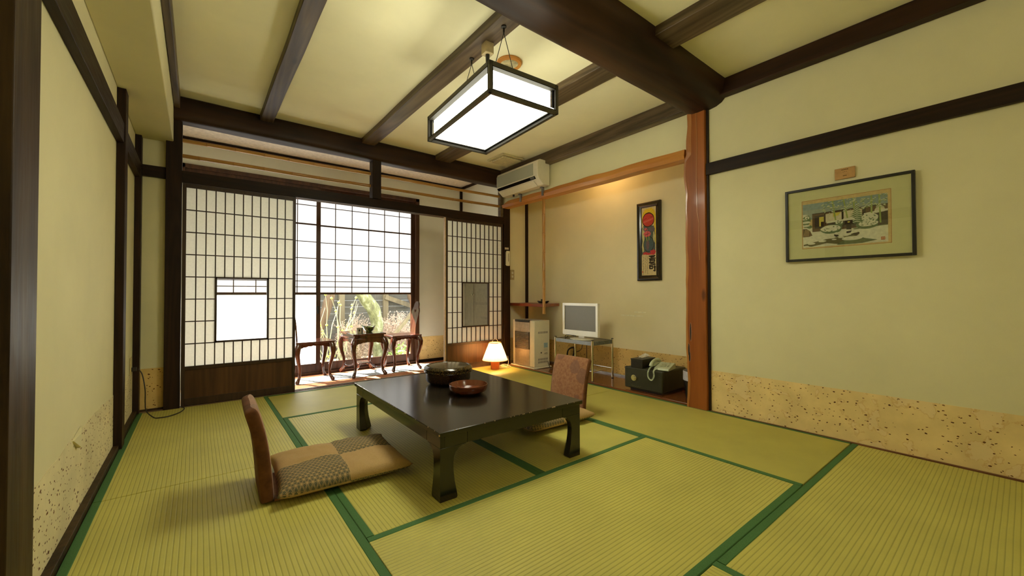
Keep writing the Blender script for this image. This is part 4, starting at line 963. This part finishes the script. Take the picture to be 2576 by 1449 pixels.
for k in range(9):
    vv = .78 - k * .040; w_ = .03 + .012 * k
    for s_ in (-1, 1): pine.append(QP([(.645, vv), (.645 + s_ * w_, vv - .055), (.645 + s_ * w_ * .5, vv - .052), (.645, vv - .035)])); ps.append(QP([(.645, vv + .012), (.645 + s_ * w_ * .95, vv - .045), (.645 + s_ * w_ * .5, vv - .025), (.645, vv - .004)]))
L.append((grn, pine)); L.append((snow, ps))
L.append((grn, [QB(.45, .46, .05, .06, 3), QB(.78, .47, .10, .11, 4), QB(.36, .36, .13, .09, 6), QB(.75, .38, .12, .08, 7), QB(.05, .60, .06, .12, 8), QB(.08, .45, .05, .04, 9)]))
L.append((snow, [QB(.45, .485, .045, .045, 13), QB(.78, .505, .09, .085, 14), QB(.35, .375, .115, .065, 16), QB(.76, .40, .10, .055, 17), QB(.04, .655, .055, .06, 18), QB(.05, .55, .06, .025, 19), QB(.05, .48, .05, .022, 29)]))
dots = []
for bu, bv, ru_, rv_ in ((.35, .375, .10, .055), (.76, .40, .09, .05), (.78, .505, .08, .07), (.45, .485, .04, .035), (.05, .655, .05, .05)):
    for _ in range(12):
        a_ = random.uniform(0, 6.28); q = random.random() ** .5; dots.append(QB(bu + ru_ * q * math.cos(a_), bv + rv_ * q * math.sin(a_) - .01, random.uniform(.006, .014), random.uniform(.006, .012), random.random() * 9, .4, 8))
L.append((grn, dots))
L.append((brn, [QP([(.012, .25), (.012, .42), (.06, .42), (.11, .38), (.135, .27), (.09, .25)])]))
L.append((snow, [QP([(.012, .42), (.012, .44), (.06, .44), (.12, .39), (.15, .28), (.13, .27), (.105, .36), (.06, .415)])]))
L.append((tan_, [QP([(.02 + .018 * k, .26), (.024 + .018 * k, .26), (.05 + .014 * k, .40), (.046 + .014 * k, .40)]) for k in range(4)]))
L.append((dkb, [QP([(.53, .25), (.53, .42), (.585, .42), (.585, .25)]), QP([(.505, .415), (.505, .435), (.61, .435), (.61, .415)]), QB(.42, .24, .03, .04, 21), QB(.625, .23, .045, .04, 22), QP([(.515, .435), (.515, .50), (.60, .50), (.60, .435)])]))
L.append((snow, [QP([(.48, .50), (.50, .545), (.61, .545), (.63, .50)]), QB(.42, .265, .028, .025, 23), QB(.62, .265, .04, .022, 24), QB(.535, .305, .05, .018, 20)]))
L.append((yel, [QB(.557, .467, .015, .015, 2, .05)]))
L.append(((.14, .12, .045), [QP([(.02, .09), (.30, .17), (.50, .20), (.60, .22), (.74, .12), (.62, .06), (.45, .05), (.30, .09), (.12, .04), (.02, .06)])]))
L.append(((.13, .15, .06), [QP([(.42, .04), (.48, .11), (.72, .13), (.86, .08), (.70, .04)]), QP([(.60, .33), (.965, .355), (.965, .345), (.62, .31)])]))
L.append((snow, [QB(.12, .10, .045, .02, 31), QB(.25, .135, .05, .018, 32), QB(.36, .185, .04, .014, 33), QB(.39, .15, .03, .012, 34), QB(.47, .18, .035, .014, 35), QB(.46, .235, .03, .012, 36), QB(.52, .21, .035, .012, 37), QB(.59, .145, .11, .04, 38), QB(.05, .05, .04, .015, 39), QB(.58, .245, .03, .012, 40)]))
L.append(((.42, .05, .02), [QP([(.895, .07), (.895, .125), (.935, .125), (.935, .07)])]))
L.append((tan_, [QP([(.901, .078), (.901, .117), (.929, .117), (.929, .078)])]))
L.append(((.42, .05, .02), [QP([(.905, .083), (.905, .088), (.925, .088), (.925, .083)]), QP([(.912, .08), (.912, .113), (.917, .113), (.917, .08)]), QP([(.904, .10), (.904, .105), (.926, .105), (.926, .10)])]))
art(pf, 'print', .0038, L, -.00012)
B(-.0035, -fw, fw, -.0030, -Wp + fw, Hp - fw).build('glass', M_glass, pf)
pq = thing('title_plaque', (XR - .012, .754, 1.679), 'small wooden title plaque above the framed print', 'plaque')
B(0, 0, 0, .011, -.102, .070).build('board', plain('plaque_wood', (.46, .25, .07), .5), pq, bevel=.001)
wm = MB()
for k in range(9): wm.box(-.0006, -.034 - k * .0042, .056, .001, -.0365 - k * .0042, .0590 + .002 * (k % 2))
for k in range(3): wm.box(-.0006, -.042 - k * .008, .043, .001, -.045 - k * .008, .0455)
for k in range(5): wm.box(-.0006, -.042 - k * .004, .018, .001, -.0450 - k * .004, .0215)
wm.build('lettering', M_gap, pq)

# ------------------------------------------------------------------ narrow framed panel in the alcove
nf = thing('narrow_framed_panel', (XA - .022, 2.606, 1.085), 'tall narrow black-framed painting with a red round face on the alcove wall', 'picture')
Wn, Hn, fn = .284, .838, .056
fm = MB()
def mould(p, q, r_, s_):  # mitred four sided frame
    pass
prof_ = [(0.0, .020), (-.012, .018), (-.020, .010), (-.018, .002), (-.010, -.0)]
rings_ = []
for d1, xx in ((0, .020), (0, -.004), (.010, -.012), (.022, -.013), (.034, -.004), (.048, .002), (fn, .004), (fn, .020)):
    rings_.append([(xx, -d1, d1), (xx, -Wn + d1, d1), (xx, -Wn + d1, Hn - d1), (xx, -d1, Hn - d1)])
vs = [p for r_ in rings_ for p in r_]; fs = []
nr = len(rings_)
for i in range(nr):
    for j in range(4): fs.append((i*4+j, i*4+(j+1)%4, ((i+1)%nr)*4+(j+1)%4, ((i+1)%nr)*4+j))
fm.add(vs, fs).build('frame', M_blk, nf, smooth=0)
CL = None
a0, b0, c0, d0 = -fn, -Wn + fn, fn, Hn - fn
L = [((.60, .48, .24), [QP([(0, 0), (1, 0), (1, 1), (0, 1)])]),
     ((.70, .50, .03), [QP([(0, .80), (.02, .86), (.10, .93), (.25, .975), (.70, .985), (.88, .95), (.98, .88), (.98, .45), (.86, .45), (.86, .78), (.10, .75)])]),
     ((.10, .12, .10), [QP([(.0, .31), (.0, .70), (.15, .74), (.85, .72), (.94, .6), (.94, .31)])]),
     ((.50, .45, .20), [QB(.12, .60, .10, .10, 3, .5), QB(.86, .55, .08, .07, 5, .5), QB(.10, .42, .08, .08, 6, .5)]),
     ((.035, .02, .015), [QB(.47, .815, .425, .108, 1, .08, 30)]),
     ((.55, .06, .04), [QB(.47, .815, .385, .094, 1, .04, 30)]),
     ((.62, .13, .08), [QP([(.12, .80), (.82, .835), (.82, .815), (.12, .77)])]),
     ((.035, .02, .015), [QP([(.16, .824), (.36, .838), (.36, .843), (.16, .829)]), QP([(.60, .846), (.80, .858), (.80, .863), (.60, .851)])]),
     ((.14, .12, .13), [QB(.30, .68, .2, .03, 7, .6), QB(.7, .67, .2, .04, 8, .6)]),
     ((.60, .12, .12), [QB(.40, .61, .24, .045, 9, .4), QB(.28, .68, .12, .018, 10, .6)]),
     ((.035, .02, .015), [QP([(.22, .60), (.58, .62), (.58, .615), (.22, .593)]), QP([(.40, .57), (.42, .65), (.44, .65), (.42, .57)]), QP([(.26, .66), (.45, .70), (.46, .695), (.27, .652)])]),
     ((.035, .02, .015), [QB(.50, .455, .37, .115, 11, .05, 30)]),
     ((.075, .11, .11), [QB(.50, .455, .34, .108, 11, .05, 30)]),
     ((.16, .10, .10), [QB(.42, .45, .12, .07, 12, .3)]),
     ((.22, .28, .05), [QP([(.30, .56), (.36, .50), (.40, .50), (.38, .57)]), QP([(.48, .57), (.50, .51), (.54, .51), (.56, .57)])]),
     ((.50, .05, .05), [QB(.25, .325, .20, .018, 13, .6), QB(.78, .335, .20, .035, 14, .6), QB(.5, .315, .25, .015, 15, .5)]),
     ((.60, .48, .24), [QP([(0, 0), (1, 0), (1, .295), (0, .295)])])]
K = (.03, .02, .012); st = []
def stroke(u0, v0, u1, v1, w_):
    dx, dy = u1 - u0, (v1 - v0) * 4.2; l_ = math.hypot(dx, dy); nx, ny = -dy / l_ * w_, dx / l_ * w_ / 4.2
    return QP([(u0 + nx, v0 + ny), (u1 + nx * .8, v1 + ny * .8), (u1 - nx, v1 - ny), (u0 - nx * .9, v0 - ny)])
for s_ in ((.50, .278, .95, .283, .04), (.60, .262, .90, .265, .035), (.72, .29, .72, .245, .04), (.50, .240, .98, .247, .035), (.55, .225, .93, .228, .035), (.57, .225, .60, .19, .035), (.90, .225, .90, .195, .04), (.60, .208, .90, .21, .03), (.50, .182, .90, .19, .04), (.60, .17, .95, .172, .03), (.52, .145, .96, .155, .04),
           (.55, .135, .58, .09, .045), (.58, .125, .80, .13, .04), (.60, .095, .78, .10, .04), (.78, .13, .76, .10, .035), (.90, .14, .92, .055, .055), (.82, .115, .99, .12, .04), (.92, .055, .80, .07, .03)): st.append(stroke(*s_))
random.seed(5)
for cu_ in (.12, .27, .40):
    v = .275
    while v > .02:
        st.append(stroke(cu_ + random.uniform(-.03, .03), v, cu_ + random.uniform(-.05, .05), v - random.uniform(.004, .013), .012)); v -= random.uniform(.012, .022)
L.append((K, st)); L.append(((.5, .06, .03), [QP([(.03, .04), (.09, .04), (.09, .065), (.03, .065)])]))
art(nf, 'painting', .0045, L, -.0002)

# ------------------------------------------------------------------ sun porch furniture
ZR = ZE
def cabriole(m, x, y, z0, z1, dx, dy, s=1., r=.022):
    H_ = z1 - z0; P = []; rr = []
    for k, (h_, o_, q) in enumerate(((1., -.004, 1.25), (.93, .008, 1.35), (.84, .016, 1.30), (.72, .016, 1.05), (.58, .006, .86), (.42, -.008, .70), (.26, -.014, .60), (.14, -.008, .62), (.07, .006, .78), (.03, .014, .92), (.0, .016, .70))):
        P.append((x + dx * o_ * s, y + dy * o_ * s, z0 + H_ * h_)); rr.append(r * q)
    return m.tube(P[::-1], rr[::-1], sq=True)
def scallop(m, x0, x1, y, zt, depth, ax='x', t_=.012):
    n = 28; lo = []
    for k in range(n + 1):
        u = k / n; a_ = min(u, 1 - u) * 2; z = zt - depth * (.45 + .55 * (1 - a_) ** 2) - .006 * abs(math.sin(u * math.pi * 7))
        lo.append((x0 + (x1 - x0) * u, z))
    poly = lo + [(x1, zt), (x0, zt)]
    return m.prism(poly, 'y' if ax == 'x' else 'x', y - t_ / 2, y + t_ / 2)
et = thing('side_table', (1.672, 5.225, ZR), 'carved dark rosewood side table between the two porch chairs', 'table')
B(-.20, -.275, .505, .20, .275, .525).build('tabletop', M_rose, et, bevel=.004)
B(-.180, -.255, .470, .180, .255, .505).box(-.195, -.27, .455, .195, .27, .470).build('moulding', M_rose, et, bevel=.003)
m = MB(); scallop(m, -.185, .185, -.255, .456, .07); scallop(m, -.185, .185, .255, .456, .07); scallop(m, -.255, .255, -.180, .456, .075, 'y'); scallop(m, -.255, .255, .180, .456, .075, 'y')
m.build('apron', M_rose, et)
for sx in (-1, 1):
    for sy in (-1, 1): cabriole(MB(), sx * .178, sy * .250, .002, .46, sx, sy, 1.2, .024).build('leg', M_rose, et, smooth=60)
B(-.085, -.11, .135, .085, .11, .148).build('lower_shelf', M_rose, et, bevel=.003)
for sx in (-1, 1):
    for sy in (-1, 1): MB().tube(smooth_pts([(sx * .07, sy * .09, .135), (sx * .10, sy * .13, .10), (sx * .14, sy * .18, .085), (sx * .165, sy * .235, .10)], 5), .009, sq=True).build('stretcher', M_rose, et)
def porch_chair(loc, rz, label):
    """faces local +x; backrest at local -x"""
    c = thing('carved_chair', loc, label, 'chair', rz)
    B(-.205, -.20, .445, .205, .20, .465).build('seat', M_rose, c, bevel=.004)
    m = MB(); scallop(m, -.17, .17, -.180, .446, .055); scallop(m, -.17, .17, .180, .446, .055); scallop(m, -.17, .17, -.180, .446, .055, 'y'); scallop(m, -.17, .17, .180, .446, .055, 'y')
    m.build('apron', M_rose, c)
    m = MB().tube([(-.13, -.188, .432), (.13, -.188, .432)], .004, 8).lathe([(.022, 0), (.018, .010), (.004, .014)], n=14)
    for sx in (-1, 1):
        for sy in (-1, 1): cabriole(MB(), sx * .172, sy * .172, .002, .446, sx, sy, 1.1, .023).build('leg', M_rose, c, smooth=60)
    # heart pierced back board: outline in (y,z), leaning back
    half = [(.060, .0), (.056, .06), (.060, .12), (.076, .19), (.086, .25), (.084, .31), (.070, .345), (.058, .36), (.056, .385), (.046, .415), (.026, .437), (.0, .445)]
    half = [(y_ * 1.32, z_) for y_, z_ in half]
    out = [(y_, z_) for y_, z_ in half] + [(-y_, z_) for y_, z_ in half[-2::-1]]
    hl = []
    for k in range(24):
        a_ = 2 * math.pi * k / 24; hx_ = 16 * math.sin(a_) ** 3; hz_ = 13 * math.cos(a_) - 5 * math.cos(2*a_) - 2 * math.cos(3*a_) - math.cos(4*a_)
        hl.append((hx_ * .0020, .315 + hz_ * (.0026 if hz_ < 0 else .0018)))
    def lean(z_): return -.165 - .065 * (max(z_, 0) / .445) ** 1.6
    cz = .312; NA = 72; inner, outer = [], []
    def hit(poly, ang):
        dy, dz = math.sin(ang), math.cos(ang); best = 0
        for q in range(len(poly)):
            (y1, z1_), (y2, z2_) = poly[q], poly[(q + 1) % len(poly)]; ey, ez = y2 - y1, z2_ - z1_
            den = dy * ez - dz * ey
            if abs(den) < 1e-9: continue
            t_ = (y1 * ez - (z1_ - cz) * ey) / den; u_ = (y1 * dz - (z1_ - cz) * dy) / den
            if t_ > 0 and -1e-6 <= u_ <= 1 + 1e-6: best = max(best, t_)
        return dy * best, cz + dz * best
    angs = [2 * math.pi * (q + .5) / NA for q in range(NA)] + [math.atan2(sg * half[0][0], -cz) % (2 * math.pi) for sg in (1, -1)]
    for a_ in sorted(angs): inner.append(hit(hl, a_)); outer.append(hit(out, a_))
    g = MB(); nn = len(angs)
    g.rings([[(lean(z_) - off, y_, .465 + z_) for y_, z_ in loop] for loop, off in ((inner, 0), (outer, 0), (outer, .016), (inner, .016), (inner, 0))], cap=False)
    me = g.mesh('backrest', M_rose, 30)
    o = bpy.data.objects.new('backrest', me); C.objects.link(o); o.parent = c
    return c
porch_chair((1.075, 5.215, ZR), 0, 'carved rosewood chair left of the porch table, half hidden by the shoji door')
porch_chair((2.19, 5.235, ZR), R(180), 'carved rosewood chair right of the porch table with a heart cut in its back')
def bowlmat():
    t = NT('mottled_green_glaze'); f = t.noise(t.co(), 55, 4, .7)
    t.base(t.ramp(f, (.42, (.02, .035, .012)), (.52, (.10, .16, .03)), (.62, (.26, .26, .07)))); t.rough(.25, .6); return t.m
ZT2 = ZR + .525
n = 36
rs = [[(r0 * math.cos(2*math.pi*k/n), r0 * 1.0 * math.sin(2*math.pi*k/n), z_ + (tip * (math.cos(2*math.pi*k/n) ** 2) ** 3)) for k in range(n)] for r0, z_, tip in ((.035, 0, 0), (.040, .004, 0), (.065, .03, .0), (.088, .065, .028), (.084, .065, .028), (.058, .03, 0), (.03, .012, 0))]
tag(MB().rings(rs).build('green_bowl', bowlmat(), loc=(1.735, 5.20, ZT2), rz=R(-30)), 'mottled green bowl with raised tips on the porch table', 'bowl')
cb = thing('card_box', (1.60, 5.12, ZT2), 'small dark box with a pale card face on the porch table', 'box', R(-10))
B(-.033, -.020, 0, .033, .030, .062).build('body', M_blkm, cb)
B(-.033, -.024, 0, .018, -.020, .066).build('card', plain('card_cream', (.42, .38, .26), .6), cb)
MB().prism([(-.018, .030), (-.007, .052), (.004, .030), (-.004, .026), (-.002, .018), (-.012, .018), (-.010, .026)], 'y', -.0245, -.0235).build('spade_mark', M_gap, cb)

# ------------------------------------------------------------------ garden
GZ = -.45
def gmat():
    t = NT('garden_ground'); f = t.noise(t.co(), 9, 6, .7); t.base(t.ramp(f, (.35, (.16, .15, .08)), (.65, (.42, .40, .28)))); t.rough(.95, .1); return t.m
struct('ground_1', B(-14, 5.75, GZ-.1, 18, 20, GZ), gmat(), 'bright sunlit garden ground', 'ground')
fc = thing('garden_fence', (0, 8.9, GZ), 'weathered grey board fence behind the garden', 'fence')
M_fence = wood('fence_board', (.17, .155, .125), (.085, .075, .06), 'x', 10, .8)
m = MB()
for k in range(17): m.box(-4, 0, .05 + k * .135, 9, .02, .05 + k * .135 + .1335)
m.build('boards', M_fence, fc); random.seed(2)
M_fp = wood('fence_post', (.30, .24, .14), (.16, .12, .07), 'z', 10, .8)
for x_ in (-1.2, .4, 2.34, 3.28, 4.3, 5.4, 6.6): B(x_, -.07, -.0, x_ + .11, 0, 2.4).build('post', M_fp, fc)
tag(B(-.33, -.02, -.05, .33, .02, .05).rot((0, 0, 0), R(19), 'Y').build('fence_brace', M_fp, loc=(3.62, 8.80, .78)), 'pale slanted board nailed across the fence at right', 'board')
def trunkm():
    t = NT('mossy_bark'); co = t.co(); f = t.noise(t.map(co, (1, 1, .5)), 14, 6, .7); t.base(t.ramp(f, (.35, (.14, .13, .08)), (.52, (.27, .27, .14)), (.68, (.55, .53, .42)))); t.rough(.95, .1); t.bump(f, .8, .02); return t.m
M_bark = trunkm()
def trunk(pts, rr, name, label, mat=M_bark, lobes=.08):
    P = smooth_pts(pts, 8); n_ = len(P); out = []
    R_ = []
    for i in range(n_):
        s_ = i / (n_ - 1) * (len(rr) - 1); k = min(int(s_), len(rr) - 2); R_.append(rr[k] + (rr[k+1] - rr[k]) * (s_ - k))
    m = MB().tube(P, R_, 20); m.v = [tuple(Vector(v) + Vector((noise.noise(Vector(v) * 5), noise.noise(Vector(v) * 5 + Vector((9, 0, 0))), 0)) * lobes * .4) for v in m.v]
    return tag(m.build(name, mat, smooth=70), label, 'tree')
trunk([(2.74, 7.55, GZ), (2.71, 7.55, -.15), (2.69, 7.55, .15), (2.67, 7.52, .43), (2.58, 7.50, .69), (2.40, 7.52, .95), (2.15, 7.55, 1.4), (2.05, 7.6, 2.4)], [.13, .10, .095, .10, .115, .115, .10, .08], 'garden_tree', 'leaning mossy tree trunk in the middle of the window view')
trunk([(3.92, 8.3, GZ), (3.90, 8.3, .5), (3.72, 8.3, 1.0), (3.6, 8.3, 2.4)], [.15, .13, .12, .11], 'garden_tree', 'rough brown tree trunk at the right edge of the window view', wood('red_bark', (.30, .20, .12), (.13, .08, .05), 'z', 16, .95))
trunk([(1.72, 8.3, GZ), (1.82, 8.3, .2), (2.02, 8.3, .9), (2.1, 8.3, 1.8)], [.10, .09, .085, .07], 'garden_tree', 'slim reddish trunk behind the bare stems at the left of the view', MC['red_bark'])
tag(MB().tube([(2.70, 7.25, -.02), (3.55, 7.45, .82)], .032, sq=True).build('leaning_pole', M_fp), 'pale pole leaning behind the heart-backed chair', 'pole')
random.seed(21)
M_twig = plain('pale_twig', (.50, .46, .30), .9, .1); M_twp = plain('pinkish_twig', (.62, .47, .36), .9, .1)
sh = MB(); bd = MB()
for k in range(20):
    x_, y_ = 1.60 + random.uniform(-.22, .36), 7.0 + random.uniform(-.15, .25); p = [(x_, y_, GZ)]; dx, dy = random.uniform(-.35, .35), random.uniform(-.2, .2); z_ = GZ
    for j in range(6):
        z_ += random.uniform(.17, .26); x_ += dx * .25 + random.uniform(-.06, .06); y_ += dy * .2; p.append((x_, y_, z_))
        if random.random() < .55: bd.lathe([(.003, -.016), (.018, -.008), (.022, .004), (.010, .020), (.002, .024)], (x_, y_, z_), 7)
    sh.tube(p, [.011, .010, .009, .008, .007, .006, .004], 5)
bs = thing('budding_shrub', (0, 0, 0), 'bare upright stems with yellow-green buds at the left of the garden view', 'shrub')
sh.build('stems', M_twig, bs); bd.build('buds', plain('yellow_bud', (.62, .64, .16), .8, .2), bs)
def twigbush(cx, cy, r, h_, n_, mat, label, leafc):
    b2 = thing('garden_bush', (cx, cy, GZ), label, 'bush'); m = MB(); lf = MB()
    for _ in range(n_):
        a_ = random.uniform(0, 2*math.pi); e_ = random.uniform(.1, 1.45); l_ = random.uniform(.6, 1.); p = [(0, 0, 0)]
        for j in range(1, 5):
            q = j / 4; p.append((r * l_ * q * math.cos(a_) * math.cos(e_) + random.uniform(-.05, .05), r * l_ * q * math.sin(a_) * math.cos(e_) + random.uniform(-.05, .05), h_ * l_ * q * math.sin(e_) ** .5 + random.uniform(-.03, .03)))
        m.tube(p, [.007, .006, .005, .004, .003], 3, cap=False)
        for _ in range(5):
            e2 = Vector(p[-1]).lerp(Vector(p[-2]), random.random()) ; f2 = e2 + Vector((random.uniform(-.09, .09), random.uniform(-.09, .09), random.uniform(-.02, .10))); m.tube([e2, f2], [.003, .002], 3, cap=False)
            lf.add([f2 + Vector(v) for v in ((-.010, 0, -.006), (.010, 0, -.004), (.006, .004, .012), (-.006, -.004, .010))], [(0, 1, 2, 3)])
    m.build('twigs', mat, b2); lf.build('leaves', leafc, b2, smooth=0)
M_lp = plain('pink_leaf', (.66, .48, .38), .8, .2); M_lg = plain('green_leaf', (.30, .46, .10), .7, .3)
twigbush(2.42, 8.0, .42, .98, 190, M_twp, 'pale twiggy bush left of the leaning trunk', M_lp)
twigbush(3.30, 8.15, .55, 1.06, 230, M_twp, 'pinkish twiggy bush right of the leaning trunk', M_lp)
def leafy(cx, cy, r, h_, n_, label):
    m = MB()
    for _ in range(n_):
        a_ = random.uniform(0, 2*math.pi); q = random.random() ** .5 * r; x_, y_ = q * math.cos(a_), q * math.sin(a_); z_ = h_ * random.random() * (1 - (q / r) ** 2 * .7); s_ = random.uniform(.03, .07)
        t1 = Vector((random.uniform(-1, 1), random.uniform(-1, 1), random.uniform(-.2, .6))).normalized() * s_; t2 = t1.cross(Vector((random.uniform(-.4, .4), random.uniform(-.4, .4), 1))).normalized() * s_ * .4
        c_ = Vector((x_, y_, z_)); m.add([c_ - t1, c_ + t2, c_ + t1, c_ - t2], [(0, 1, 2, 3)])
    return tag(m.build('ground_cover', M_lg, loc=(cx, cy, GZ), smooth=0), label, 'plants', kind='stuff')
leafy(3.05, 6.6, .66, .62, 1400, 'low green leaves under the window at right')
leafy(1.80, 6.25, .5, .28, 500, 'low leaves under the window at left')
leafy(4.75, 7.6, .75, .5, 800, 'green leaves at the foot of the fence')
